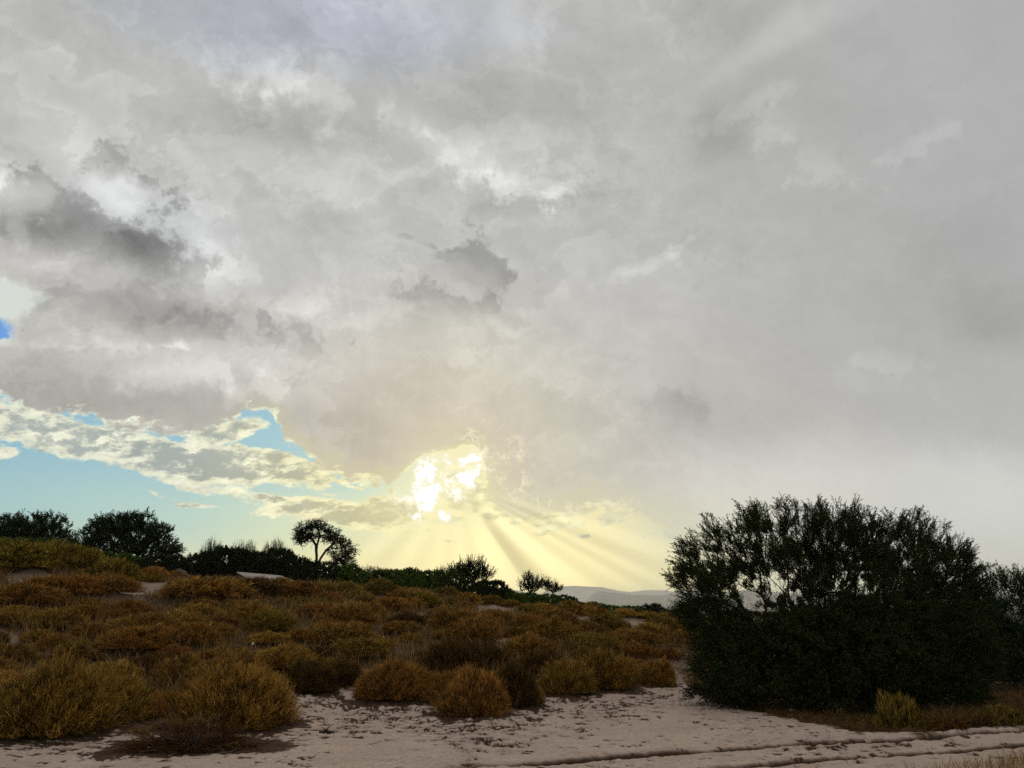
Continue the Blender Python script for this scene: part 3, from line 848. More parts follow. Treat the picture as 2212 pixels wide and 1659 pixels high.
def shrub_mesh(seed, n_clump, per, wide, spiky=.0, droop=.0, low=.0, ln=1.0):
    """dome of stalk clumps, unit radius, unit height"""
    g = np.random.default_rng(seed)
    ph = g.uniform(0, 2 * math.pi, n_clump); cz = g.uniform(-.06, 1, n_clump) ** (1.0 + low)
    cz = np.clip(cz, 0.0, 1)
    sz = np.sqrt(1 - cz ** 2)
    dirs = np.stack([np.cos(ph) * sz, np.sin(ph) * sz, cz], 1)
    lump = .62 + .62 * fbm(dirs[:, 0] * 2.3 + seed, dirs[:, 1] * 2.3 + dirs[:, 2] * 1.5, 3)
    shell = np.where(g.random(n_clump) < .75, g.uniform(.78, 1.0, n_clump), g.uniform(.35, .8, n_clump))
    C = dirs * (lump * shell)[:, None]
    C[:, 2] = np.maximum(C[:, 2], .015)
    idx = np.repeat(np.arange(n_clump), per); n = len(idx)
    out_ = dirs[idx] * .7 + np.array([[0, 0, .62 + spiky]]) + g.normal(size=(n, 3)) * (.42 - spiky * .2)
    out_ /= np.linalg.norm(out_, axis=1)[:, None]
    L = g.uniform(.055, .15, n) * (1 + spiky) * ln
    P0 = C[idx] * g.uniform(.72, .98, n)[:, None] + g.normal(size=(n, 3)) * .040
    P2 = P0 + out_ * L[:, None]
    P2[:, 2] -= droop * L * .6
    P1 = (P0 + P2) / 2 + g.normal(size=(n, 3)) * .018 + np.array([[0, 0, .015]])
    for Pq in (P0, P1, P2): Pq[:, 2] = np.maximum(Pq[:, 2], .0)
    w = g.uniform(.55, 1.3, n) * wide
    ct = g.normal(0, .22, n_clump)[idx]
    ti = np.clip(g.random(n) * .55 + .18 + ct, 0, .84)
    pale = (g.random(n) < .035 + spiky * .10)
    ti = np.where(pale, g.uniform(.9, 1, n), ti)
    return blades(P0, P1, P2, w, ti)

def stems_mesh(seed, n=26):
    g = np.random.default_rng(seed); segs = []
    for i in range(n):
        a = g.uniform(0, 2 * math.pi); e = g.uniform(.15, 1.4)
        d = np.array((math.cos(a) * math.cos(e), math.sin(a) * math.cos(e), math.sin(e)))
        p = d * .04; r_ = g.uniform(.008, .014)
        for k in range(4):
            q = p + (d + g.normal(size=3) * .22) * .2
            q[2] = max(q[2], .02)
            segs.append((*p, r_, *q, r_ * .75)); p = q; r_ *= .75
    return tubes(segs, 4)

def raw_mesh(name, V, F, mat, tint=None, smooth_f=False):
    o = mesh_np(name, V, F, mat, attrs=None if tint is None else dict(tint=tint), smooth_f=smooth_f)
    me = o.data; bpy.data.objects.remove(o); return me

NEARM, MIDM, FARM, STEM = [], [], [], []
for k in range(5):
    V, a, b, t = shrub_mesh(100 + k, 950, 34, .0045, spiky=(.05, .2, .1, .3, .15)[k]); NEARM.append(raw_mesh('shrub_stalks', V, [a, b], M_SHRUB, t))
    V, F = stems_mesh(200 + k); STEM.append(raw_mesh('shrub_stems', V, F, M_DEAD))
for k in range(6):
    V, a, b, t = shrub_mesh(300 + k, 720, 26, .0056, spiky=(.0, .1, .2, .05, .3, .15)[k]); MIDM.append(raw_mesh('shrub_stalks', V, [a, b], M_SHRUB, t))
for k in range(6):
    V, a, b, t = shrub_mesh(400 + k, 520, 22, .0085, ln=1.1, spiky=(.0, .1, .0, .05, .15, .0)[k]); FARM.append(raw_mesh('shrub_stalks', V, [a, b], M_SHRUB, t))

PAL = {'gold': (1.15, 1.05, .70), 'rust': (.95, .79, .56), 'olive': (.80, .90, .50), 'dark': (.38, .35, .28)}
WORD = {'gold': 'gold-brown', 'rust': 'rust-brown', 'olive': 'olive-green', 'dark': 'dark brown'}
LANDM = [(-999, 70, 'at the left edge'), (70, 175, 'below the far left tree'), (175, 290, 'below the dark domed tree'), (290, 400, 'below the gap by the domed tree'), (400, 505, 'left of the pale roof sheet'),
         (505, 640, 'below the pale roof sheet'), (640, 770, 'below the lone tree'), (770, 880, 'right of the lone tree'), (880, 975, 'left of the sparse round tree'), (975, 1080, 'below the sparse round tree'),
         (1080, 1180, 'below the small bare tree'), (1180, 1270, 'right of the small bare tree'), (1270, 1370, 'below the mesa edge'), (1370, 2500, 'beside the big mesquite')]
def band_of(y):
    for lim, w in ((1290, 'on the crest'), (1325, 'high on the slope'), (1365, 'halfway up the slope'), (1410, 'low on the slope')):
        if y < lim: return w
    return 'behind the front row'
FRONT_L = ['broad gold-brown shrub at the left edge above the sand', 'gold-brown shrub between the broad left shrub and the big tawny one', 'big tawny round-topped shrub standing behind the low dead bush', 'dark brown shrub first right of the big tawny shrub',
 'dull dark shrub between the dark brown one and the rust one', 'rust-brown shrub alone at the sand edge, left of the largest rust one', 'largest rust-brown shrub, furthest out onto the marked sand', 'tall dark twiggy shrub just right of the largest rust shrub',
 'small pale gold shrub at the right foot of the tall dark twiggy one', 'dark thorny shrub rising behind the largest rust shrub', 'dark untidy shrub behind the gap between rust and twiggy shrubs', 'tawny shrub, left of the pair at the sand edge by the mesquite',
 'high gold-tipped shrub, right of the pair at the sand edge', 'neat gold ball-shaped shrub beside the sandy gap left of the mesquite', 'dark shrub above the bare sand notch in the front row', 'low rust shrub squeezed left of the big tawny shrub', 'rust shrub directly behind the big tawny shrub', 'small rust shrub between the gold-tipped shrub and the neat gold ball']
labs = []
for i, s_ in enumerate(SHR):
    if s_['kind'] == 'front': labs.append(FRONT_L[i]); continue
    size = 'small' if s_['r'] < .55 else 'wide' if s_['r'] > .9 else 'round'
    lm_ = next(w for a, b, w in LANDM if a <= s_['x'] < b)
    labs.append(f"{size} {WORD[s_['c']]} shrub {band_of(s_['y'])} {lm_}")
ORD = ['leftmost', 'second', 'third', 'fourth', 'fifth', 'sixth', 'seventh', 'eighth', 'ninth']
from collections import defaultdict
same = defaultdict(list)
for i, l in enumerate(labs): same[l].append(i)
for l, ids in same.items():
    if len(ids) > 1:
        ids.sort(key=lambda i: SHR[i]['x'])
        for k, i in enumerate(ids):
            labs[i] = l + (', leftmost' if k == 0 else ', rightmost' if k == len(ids) - 1 else f', {ORD[k]} from left')
for i, s_ in enumerate(SHR):
    p, r_, h_ = s_['p'], s_['r'], s_['h']
    z = ground_z(p[0], p[1]) - .03
    Y = p[1]
    rz = rs.uniform(0, 6.28)
    jit_ = [rs.uniform(.82, 1.16)] * 3
    cl = tuple(c * j_ * rs.uniform(.95, 1.05) for c, j_ in zip(PAL[s_['c']], jit_)) + (1,)
    sx_, sy_ = r_ / 1.0, r_ * rs.uniform(.85, 1.05)
    if s_['kind'] == 'front':
        e = empty('desert_shrub', (p[0], p[1], z), rz); e.scale = (sx_, sy_, h_ * .97)
        o = bpy.data.objects.new('twigs', NEARM[i % 5]); COL.objects.link(o); o.parent = e; o.color = cl
        st = bpy.data.objects.new('stems', STEM[i % 5]); COL.objects.link(st); st.parent = e
        tag(e, labs[i], 'shrub', 'dry desert shrubs on the slope')
    else:
        me = NEARM[i % 5] if Y < 17.5 else MIDM[i % 6] if Y < 25 else FARM[i % 6]
        o = bpy.data.objects.new('desert_shrub', me); COL.objects.link(o)
        o.location = (p[0], p[1], z); o.rotation_euler = (0, 0, rz); o.scale = (sx_, sy_, h_); o.color = cl
        tag(o, labs[i], 'shrub', 'dry desert shrubs on the slope')

# low dead bush in front, with bare pale sticks
c = ground_hit(375, 1632)
e = empty('dead_bush', (c[0], c[1] + .45, ground_z(c[0], c[1] + .45) - .02)); tag(e, 'low dead dark-brown bush with bare pale sticks lying at the sand edge', 'bush')
V, a, b, t = shrub_mesh(777, 420, 22, .006, spiky=.1, droop=.8, low=.9)
o = mesh_np('twigs', V * np.array([[.88, .62, .42]]), [a, b], M_SHRUB, e, dict(tint=t * .8)); o.color = (.34, .24, .17, 1)
V, F = stems_mesh(778, 34); V = V * np.array([[.95, .8, .5]]); mesh_np('stems', V, F, M_DEAD, e)

# ================================================================= trees, grown towards points in their crown
def grow(roots, A, g, step=.18, stiff=.35, wob=.25, guides=()):
    pos = [np.array(r) for r in roots]; par = [-1] * len(roots); ln = [0.0] * len(roots); tips = []
    A = A[np.argsort(np.linalg.norm(A - np.mean(roots, 0), axis=1) + g.normal(0, .25, len(A)))]
    buf = np.zeros((400000, 3)); pl = np.zeros(400000); n = 0
    for r in roots: buf[n] = r; n += 1
    parl = list(par)
    for G_ in guides:
        q0 = np.array(G_[0]); prev = int(np.argmin(np.linalg.norm(buf[:n] - q0, axis=1)))
        for q1 in G_[1:]:
            q1 = np.array(q1); k = max(1, int(np.linalg.norm(q1 - q0) / step))
            for s2 in range(1, k + 1):
                buf[n] = q0 + (q1 - q0) * s2 / k + g.normal(size=3) * .02; pl[n] = pl[prev] + step; parl.append(prev); prev = n; n += 1
            q0 = q1
    for t in A:
        d = np.linalg.norm(buf[:n] - t, axis=1)
        j = int(np.argmin(d + stiff * pl[:n]))
        p = buf[j].copy(); D_ = d[j]; k = max(1, int(D_ / step)); prev = j
        off = g.normal(size=3) * wob * min(D_, 1.2) * .5; off[2] += .12 * D_
        for s2 in range(1, k + 1):
            u = s2 / k
            q = p + (t - p) * u + off * (u * (1 - u)) * 2
            buf[n] = q; pl[n] = pl[prev] + np.linalg.norm(q - buf[prev]); parl.append(prev); prev = n; n += 1
            if n >= 399999: break
        tips.append(prev)
    return buf[:n].copy(), np.array(parl), np.array(tips)

def tree_meshes(roots, A, seed, r_tip, r_max, twigs, tw_len, leaves, leaf, up, droop, expo=2.4, step=.18, stiff=.35, keep=None, sides=5, guides=(), loose=.5):
    g = np.random.default_rng(seed)
    P, par, tips = grow(roots, A, g, step, stiff, guides=guides)
    rad = np.zeros(len(P)); acc = np.zeros(len(P))
    for i in range(len(P) - 1, -1, -1):
        rad[i] = max(r_tip, acc[i] ** (1 / expo)) if acc[i] > 0 else r_tip
        if par[i] >= 0: acc[par[i]] += rad[i] ** expo
    rad = np.minimum(rad, r_max * (1 if len(roots) == 1 else 1))
    ch = np.arange(len(P)); ok = par >= 0
    segs = np.c_[P[par[ok]], np.minimum(rad[par[ok]], rad[ok] * 1.35), P[ok], rad[ok]]
    big = segs[:, 7] > r_tip * 2.2
    V1, F1 = tubes(segs[big], sides + 1); V2, F2 = tubes(segs[~big], 3)
    VB = np.vstack([V1, V2]); FB = [F1, F2 + len(V1)]
    # twigs with leaflets
    nt_ = len(tips) * twigs; ti = np.repeat(tips, twigs)
    fo = P[ti] - P[par[ti]]; fo /= np.linalg.norm(fo, axis=1)[:, None] + 1e-9
    cen = np.mean(roots, 0); rad_d = P[ti] - cen; rad_d /= np.linalg.norm(rad_d, axis=1)[:, None] + 1e-9
    d = fo * .5 + rad_d * .8 + g.normal(size=(nt_, 3)) * loose + np.array([[0, 0, up]])
    d /= np.linalg.norm(d, axis=1)[:, None]
    L = g.uniform(.5, 1.2, nt_) * tw_len
    T0 = P[ti] + g.normal(size=(nt_, 3)) * tw_len * .10
    def along(u):
        u = np.asarray(u)
        return T0 + d * (L * u)[:, None] + np.array([[0, 0, -1.0]]) * (droop * L * u ** 2)[:, None]
    s0 = np.full(nt_, leaf * .16)
    sg = np.concatenate([np.c_[along(np.full(nt_, a_)), s0, along(np.full(nt_, b_)), s0 * .7] for a_, b_ in ((0, .5), (.5, 1))])
    if keep is not None: sg = sg[keep((sg[:, :3] + sg[:, 4:7]) / 2, g)]
    VT, FT = tubes(sg, 3)
    us = (np.arange(leaves) + .5) / leaves
    C = np.concatenate([along(np.full(nt_, u)) for u in us]); n = len(C)
    dd = np.tile(d, (leaves, 1))
    ax = np.cross(dd, g.normal(size=(n, 3))); ax /= np.linalg.norm(ax, axis=1)[:, None] + 1e-9
    ax = ax + dd * .5
    nn = np.cross(ax, g.normal(size=(n, 3))); nn /= np.linalg.norm(nn, axis=1)[:, None] + 1e-9
    ll = leaf * g.uniform(.6, 1.3, n); ww = ll * .42
    if keep is not None:
        kp = keep(C, g); C, ax, nn, ll, ww, dd = C[kp], ax[kp], nn[kp], ll[kp], ww[kp], dd[kp]; n = len(C)
    VL = np.stack([C, C + ax * (ll * .5)[:, None] + nn * ww[:, None] * .5, C + ax * ll[:, None], C + ax * (ll * .5)[:, None] - nn * ww[:, None] * .5], 1).reshape(-1, 3)
    FL = np.arange(n * 4).reshape(-1, 4)
    tn = np.repeat(np.clip(g.random(n) * .7 + .1, 0, 1), 4)
    V = np.vstack([VL, VT]); t = np.r_[tn, np.full(len(VT), .1)]
    return (VB, FB), (V, [FL, FT + len(VL)], t)

def lobes_pts(L, Y, n, g, shell=.55):
    """points in the ellipsoids of a crown; L: x, y, dY, rx, ry (frame units), depth (m)[, weight]"""
    wts = np.array([(l[3] * l[4] * max(l[5], .1) * (l[6] if len(l) > 6 else 1)) ** .72 for l in L]); wts /= wts.sum()
    out_ = []
    for l, w_ in zip(L, wts):
        k = max(6, int(n * w_))
        v = g.normal(size=(k, 3)); v /= np.linalg.norm(v, axis=1)[:, None]
        v *= np.where(g.random(k) < shell, g.uniform(.75, 1, k), g.uniform(.1, .8, k))[:, None]
        Yc = Y + l[2]; c0 = np.array(at(l[0], l[1], Yc))
        out_.append(c0 + v * np.array([[l[3] * Yc / FPX, l[5], l[4] * Yc / FPX]]))
    return np.concatenate(out_)

def plant_tree(name, roots_px, L, Y, n, seed, label, cat, group=None, color=(1, 1, 1, 1), sub='crown', limbs=(), **kw):
    g = np.random.default_rng(seed)
    A = lobes_pts(L, Y, n, g)
    roots = []
    for x, y, dY in roots_px:
        q = at(x, y, Y + dY); roots.append((q.x, q.y, ground_z(q.x, q.y) - .1))
    kw['guides'] = []
    for ri, pts_ in limbs:
        kw['guides'].append([roots[ri]] + [tuple(at(x, y, Y + dY)) for x, y, dY in pts_])
    A = A[A[:, 2] > np.array([base_h(a[0], a[1]) for a in A]) + .08]
    (VB, FB), (VL, FL, t) = tree_meshes(roots, A, seed, **kw)
    o0 = np.mean(roots, 0)
    e = empty(name, tuple(o0))
    gl = base_h(VL[:, 0], VL[:, 1]) + .02
    VL[:, 2] = np.maximum(VL[:, 2], gl)
    mesh_np('trunk', VB - o0, FB, M_BARK, e)
    c = mesh_np(sub, VL - o0, FL, M_GREEN, e, dict(tint=t)); c.color = color
    tag(e, label, cat, group)
    return e

# the big mesquite
BIG = [(1552, 1165, .2, 42, 46, .55), (1612, 1140, -.3, 32, 40, .45), (1642, 1128, .4, 28, 34, .4), (1700, 1130, -.5, 30, 38, .5), (1762, 1122, 0, 28, 36, .4), (1768, 1150, -.5, 50, 40, .6), (1835, 1128, -.4, 32, 36, .5), (1835, 1160, .5, 50, 40, .6), (1895, 1150, .3, 38, 36, .5), (1950, 1142, -.3, 38, 32, .5), (2000, 1165, .1, 42, 40, .6),
       (1502, 1205, 0, 38, 40, .5), (1478, 1245, .3, 34, 34, .4), (1530, 1268, -.3, 60, 52, .8), (2045, 1205, .2, 42, 42, .6), (2085, 1245, -.2, 32, 36, .5), (2080, 1290, 0, 46, 46, .8),
       (1660, 1200, -.2, 80, 62, 1.0), (1780, 1220, .3, 100, 70, 1.3), (1900, 1215, -.1, 110, 72, 1.3), (2000, 1260, .1, 90, 80, 1.2), (1590, 1240, .5, 60, 50, .9), (1660, 1285, .6, 60, 50, .6, .3),
       (1850, 1320, -.6, 170, 90, 1.4, 1.5), (1560, 1350, -.2, 78, 64, 1.2, 1.6), (1700, 1390, -.5, 110, 80, 1.5, 1.6), (1860, 1420, -.9, 150, 95, 1.5, 1.6), (2010, 1380, -.3, 100, 110, 1.4, 1.6), (1580, 1440, -.6, 74, 74, 1.1, 1.6), (1680, 1480, -.9, 120, 52, 1.0, 1.6), (1830, 1490, -1.2, 130, 56, 1.0, 1.6), (1990, 1480, -.9, 100, 66, 1.1, 1.6), (2070, 1430, -.2, 50, 90, 1.0), (1500, 1330, .2, 40, 26, .5), (1540, 1500, -.6, 42, 30, .6), (2060, 1500, -.5, 50, 50, .8)]
def gap_keep(C, g):
    x, y = project(C)
    k = np.ones(len(C), bool)
    for a, b, c_, d_, pr in ((1655, 1185, 7, 34, .8), (1862, 1262, 14, 12, .7)):
        k &= ~((((x - a) / c_) ** 2 + ((y - b) / d_) ** 2 < 1 + .5 * (fbm(x * .05, y * .05, 2) - .5) * 2) & (g.random(len(C)) < pr))
    hn = fbm(x * .085, y * .085 + 3, 2) + (fbm(x * .3, y * .3, 2) - .5) * .3
    k &= ~(((((x - 1648) / 84) ** 2 + ((y - 1280) / 42) ** 2 + (fbm(x * .03, y * .03, 2) - .5)) < 1) & (hn > .44) & (g.random(len(C)) < .93))
    k &= ~(((((x - 1850) / 70) ** 2 + ((y - 1262) / 30) ** 2) < 1) & (hn > .60) & (g.random(len(C)) < .9))
    for a, b, c_, d_ in ((1582, 1118, 9, 30), (1668, 1106, 8, 24), (1728, 1118, 10, 34), (1800, 1106, 8, 24), (1868, 1112, 9, 26), (1922, 1120, 9, 30), (1975, 1132, 9, 30), (1515, 1170, 10, 30), (2030, 1160, 12, 30)):
        k &= ~((((x - a) / c_) ** 2 + ((y - b) / d_) ** 2 < 1) & (g.random(len(C)) < .4))
    return k
plant_tree('mesquite_tree', [(1700, 1500, .2), (1745, 1500, 0), (1790, 1500, .3), (1850, 1500, -.1), (1900, 1500, .3)], BIG, 15.0, 5600, 21, 'huge dark green mesquite tree filling the right side, its dome reaching the ground', 'tree',
           r_tip=.003, r_max=.12, twigs=7, tw_len=.27, leaves=18, leaf=.029, up=.35, droop=.2, loose=.38, keep=gap_keep, color=(.95, .9, .62, 1),
           limbs=[(0, [(1660, 1400, .2), (1590, 1290, .1), (1540, 1215, 0)]), (0, [(1670, 1380, .3), (1640, 1260, .3), (1630, 1170, .1)]), (1, [(1725, 1390, -.1), (1700, 1280, -.3), (1700, 1180, -.4)]), (1, [(1700, 1420, -.5), (1590, 1390, -.6), (1530, 1340, -.3)]),
                  (2, [(1790, 1370, 0), (1775, 1270, .1), (1768, 1180, -.1)]), (2, [(1820, 1380, .4), (1850, 1270, .4), (1838, 1180, 0)]), (3, [(1900, 1360, -.1), (1930, 1260, 0), (1945, 1190, -.1)]), (4, [(1970, 1370, .2), (2030, 1280, .2), (2055, 1230, .1)]), (4, [(1960, 1430, -.4), (2020, 1400, -.4), (2060, 1380, -.2)]),
                  (3, [(1850, 1420, -.8), (1860, 1350, -.9)]), (0, [(1640, 1450, -.3), (1560, 1420, -.4)])])
RGT = [(2140, 1290, 0, 40, 44, .7), (2185, 1262, .3, 34, 34, .6), (2110, 1340, 0, 40, 60, .8), (2235, 1275, 0, 50, 38, .8), (2300, 1300, 0, 80, 60, 1.2), (2170, 1370, -.2, 60, 66, 1.0), (2240, 1400, 0, 90, 100, 1.4), (2180, 1450, -.5, 80, 50, 1.0), (2280, 1470, -.3, 90, 60, 1.0), (2130, 1420, -.2, 50, 70, .8)]
plant_tree('mesquite_tree', [(2200, 1490, 0), (2260, 1490, .2)], RGT, 17.0, 1300, 22, 'smaller open-topped mesquite cut by the right edge, beside the huge one', 'tree',
           r_tip=.0035, r_max=.1, twigs=5, tw_len=.32, leaves=15, leaf=.032, up=.3, droop=.2, loose=.4, color=(.85, 1, .85, 1))

# skyline trees beyond the slope
FK = dict(r_tip=.012, r_max=.2, twigs=4, tw_len=.45, leaves=9, leaf=.11, up=.35, droop=.1, step=.3)
plant_tree('desert_tree', [(70, 1235, 0), (95, 1235, .5)], [(50, 1135, 0, 46, 24, 1.2), (15, 1155, 0, 46, 30, 1.5), (112, 1142, 0, 36, 30, 1.1), (62, 1165, 0, 80, 26, 1.6), (146, 1172, 0, 16, 22, .8, .6)], 52, 620, 31,
           'far left skyline tree with a thin frayed flat top', 'tree', 'trees on the skyline', **FK)
plant_tree('desert_tree', [(270, 1240, 0), (250, 1240, .4), (300, 1240, 0)], [(205, 1158, 0, 24, 20, 1.0), (240, 1135, 0, 36, 22, 1.2), (300, 1133, 0, 36, 24, 1.2), (340, 1160, 0, 30, 28, 1.2), (262, 1160, 0, 74, 36, 1.8), (365, 1195, 0, 22, 26, 1.0), (200, 1188, 0, 26, 20, 1), (300, 1195, 0, 66, 26, 1.6)], 50, 900, 32,
           'dark domed skyline tree with a broad speckled crown, left of the hedge gap', 'tree', 'trees on the skyline', **FK)
plant_tree('desert_tree', [(685, 1240, 0), (700, 1245, 0)], [(682, 1136, 0, 28, 12, .8), (660, 1145, 0, 22, 14, .7), (703, 1146, 0, 16, 12, .6), (646, 1160, 0, 12, 12, .5), (672, 1158, 0, 28, 8, .7, .6), (722, 1160, 0, 20, 15, .7), (736, 1174, 0, 18, 12, .6), (752, 1192, 0, 16, 20, .6), (742, 1214, 0, 26, 18, .7), (724, 1196, 0, 20, 14, .6, .6), (650, 1170, 0, 10, 10, .4), (662, 1164, 0, 22, 8, .6), (705, 1164, 0, 14, 10, .6)], 50, 760, 33,
           'lone round-topped tree with a visible forked trunk against yellow sky', 'tree', 'trees on the skyline', r_tip=.012, r_max=.20, twigs=3, tw_len=.38, leaves=7, leaf=.07, up=.05, droop=.45, step=.25, stiff=.1, sides=5,
           limbs=[(0, [(684, 1200, 0), (685, 1178, 0)]), (0, [(684, 1200, 0), (685, 1178, 0), (690, 1158, 0), (688, 1145, .1)]), (0, [(684, 1200, 0), (682, 1178, 0), (668, 1158, 0), (656, 1152, 0)]), (0, [(690, 1208, 0), (705, 1190, 0), (722, 1172, 0)]), (1, [(715, 1222, 0), (732, 1208, 0), (750, 1200, 0)])])
plant_tree('desert_tree', [(1015, 1275, 0), (1022, 1275, .3)], [(1015, 1232, 0, 36, 18, 1.2), (985, 1243, 0, 18, 12, .8), (1045, 1244, 0, 20, 12, .8), (1015, 1250, 0, 40, 12, 1.2)], 48, 240, 34,
           'sparse round tree with see-through twigs above the hedge right of the lone tree', 'tree', 'trees on the skyline', r_tip=.012, r_max=.1, twigs=3, tw_len=.5, leaves=4, leaf=.09, up=.8, droop=-.1, step=.25)
plant_tree('desert_tree', [(1152, 1300, 0)], [(1148, 1256, 0, 18, 10, .7), (1165, 1266, 0, 22, 9, .7), (1135, 1270, 0, 14, 8, .6), (1150, 1274, 0, 16, 9, .6)], 52, 110, 35,
           'small bare tree with wispy twigs left of the hills', 'tree', 'trees on the skyline', r_tip=.013, r_max=.09, twigs=3, tw_len=.5, leaves=4, leaf=.09, up=.6, droop=0, step=.25)
plant_tree('desert_tree', [(1186, 1300, 0)], [(1188, 1270, 0, 14, 7, .5), (1200, 1275, 0, 12, 5, .5)], 54, 50, 36,
           'tiniest wispy tree just right of the small bare tree', 'tree', 'trees on the skyline', r_tip=.014, r_max=.07, twigs=3, tw_len=.45, leaves=4, leaf=.09, up=.6, droop=0, step=.25)

# dark hedge shrubs along the skyline: x, y foot, half width, y top, Y, tone, label
HEDGE = [
 (30, 1230, 75, 1150, 44, 1, 'dark green bush under the far left tree, at the left edge'), (115, 1232, 70, 1165, 45, 1, 'dark green bush between the far left tree and the domed tree'), (190, 1235, 60, 1178, 44, 1, 'dark green bush at the left foot of the domed tree'), (150, 1225, 30, 1150, 50, 2, 'thin twiggy bush in the dip left of the domed tree'),
 (265, 1240, 60, 1185, 44, 1, 'dark green bush under the middle of the domed tree'), (345, 1245, 50, 1192, 43, 0, 'dark green bush at the right foot of the domed tree'), (385, 1240, 26, 1200, 47, 0, 'small bush in the bright gap right of the domed tree'),
 (430, 1242, 42, 1180, 47, 0, 'black-green hedge bush first right of the bright gap'), (490, 1242, 46, 1170, 47, 0, 'tallest black-green hedge bush left of the lone tree'), (545, 1242, 44, 1174, 48, 0, 'black-green hedge bush above the pale roof sheet'), (595, 1242, 44, 1174, 47, 0, 'black-green hedge bush above the right end of the roof sheet'),
 (455, 1242, 22, 1168, 49, 2, 'wispy twiggy bush rising behind the left part of the black hedge'), (520, 1242, 26, 1158, 49, 2, 'wispy twiggy bush sticking up highest above the black hedge'), (588, 1242, 24, 1164, 49, 2, 'wispy twiggy bush rising above the black hedge near the lone tree'),
 (640, 1246, 36, 1184, 47, 0, 'black-green hedge bush touching the lone tree from the left'), (700, 1252, 46, 1204, 45, 0, 'dark bush around the foot of the lone tree'), (760, 1256, 40, 1218, 45, 1, 'green bush right under the lone tree crown'), (800, 1262, 38, 1216, 46, 2, 'feathery bush just right of the lone tree'),
 (840, 1266, 38, 1222, 46, 1, 'green hedge bush second right of the lone tree'), (880, 1270, 38, 1214, 47, 1, 'rounded green hedge bush with the highest top between lone and sparse trees'), (925, 1274, 36, 1224, 46, 1, 'green hedge bush left of the sparse round tree'), (965, 1278, 32, 1226, 46, 2, 'feathery hedge bush touching the sparse round tree'),
 (1010, 1286, 44, 1246, 45, 0, 'dark bush under the sparse round tree'), (1060, 1292, 36, 1246, 46, 0, 'dark bush right of the sparse round tree'), (1095, 1298, 30, 1264, 46, 1, 'low green bush between the sparse and the small bare trees'),
 (1140, 1302, 34, 1276, 48, 1, 'low green bush under the small bare tree'), (1185, 1306, 30, 1282, 48, 1, 'low green bush under the tiniest tree'), (1225, 1308, 26, 1280, 50, 0, 'last green hedge bush before the mesa'), (1270, 1316, 32, 1296, 60, 1, 'small far bush under the mesa cliff'),
 (1320, 1322, 34, 1300, 64, 1, 'second small far bush from the mesa cliff'), (1370, 1326, 32, 1304, 66, 1, 'third small far bush from the mesa cliff'), (1415, 1330, 30, 1303, 66, 0, 'fourth far bush, highest of those below the mesa'), (1455, 1334, 30, 1310, 62, 1, 'far bush partly behind the huge mesquite')]
def bush_mesh(seed, sparse):
    g = np.random.default_rng(seed)
    n = 420
    v = g.normal(size=(n, 3)); v[:, 2] = np.abs(v[:, 2]); v /= np.linalg.norm(v, axis=1)[:, None]
    v *= (.66 + .36 * fbm(v[:, 0] * 2 + seed, v[:, 1] * 2 + v[:, 2], 3) * 1.2)[:, None] * np.where(g.random(n) < .7, 1, g.uniform(.3, .9, n))[:, None]
    return tree_meshes([(0, 0, 0), (.15, .05, 0), (-.15, 0, 0)], v * np.array([[1, 1, .88]]), seed, r_tip=.006, r_max=.05, twigs=5 if not sparse else 4, tw_len=.12 if not sparse else .26, leaves=9 if not sparse else 5, leaf=.055 if not sparse else .03, up=.35 if not sparse else .9, droop=.05, step=.12)
HM = []
for k in range(7):
    (VB, FB), (VL, FL, t) = bush_mesh(500 + k, k >= 5)
    VL[:, 2] = np.maximum(VL[:, 2], .0)
    HM.append((raw_mesh('hedge_trunk', VB, FB, M_BARK), raw_mesh('hedge_foliage', VL, FL, M_GREEN, t)))
for i, (x, yb, hw, yt, Y, tone, lab) in enumerate(HEDGE):
    q = at(x, yb, Y); z = ground_z(q.x, Y)
    top = at(x, yt, Y).z
    h_ = max(top - z, .6) * (1, 1.06, .93, 1.02, .9)[i % 5]; r_ = hw * Y / FPX * 1.55
    e = empty('hedge_bush', (q.x, Y, z), i * 1.7); e.scale = (r_, r_ * .9, h_)
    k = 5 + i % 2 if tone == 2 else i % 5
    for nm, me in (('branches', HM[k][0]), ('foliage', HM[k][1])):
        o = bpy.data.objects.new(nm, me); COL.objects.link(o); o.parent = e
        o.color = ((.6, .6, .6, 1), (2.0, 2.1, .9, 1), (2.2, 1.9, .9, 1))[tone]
    tag(e, lab, 'bush', 'dark bushes along the skyline')

# ================================================================= grasses and small plants
def stuff_blades(name, X, Y, h, w, lean, tint, kind='stuff', label=None, cat=None):
    n = len(X)
    Z = ground_zs(X, Y)
    P0 = np.stack([X, Y, Z - .01], 1)
    d = np.stack([rng.normal(0, lean, n), rng.normal(0, lean, n), np.ones(n)], 1)
    P2 = P0 + d * h[:, None]; P1 = P0 + d * h[:, None] * .5 + np.stack([rng.normal(0, .02, n), rng.normal(0, .02, n), h * .06], 1)
    V, a, b, t = blades(P0, P1, P2, w, tint)
    o = mesh_np(name, V, [a, b], M_GRASS, attrs=dict(tint=t)); tag(o, label, cat, kind=kind); return o

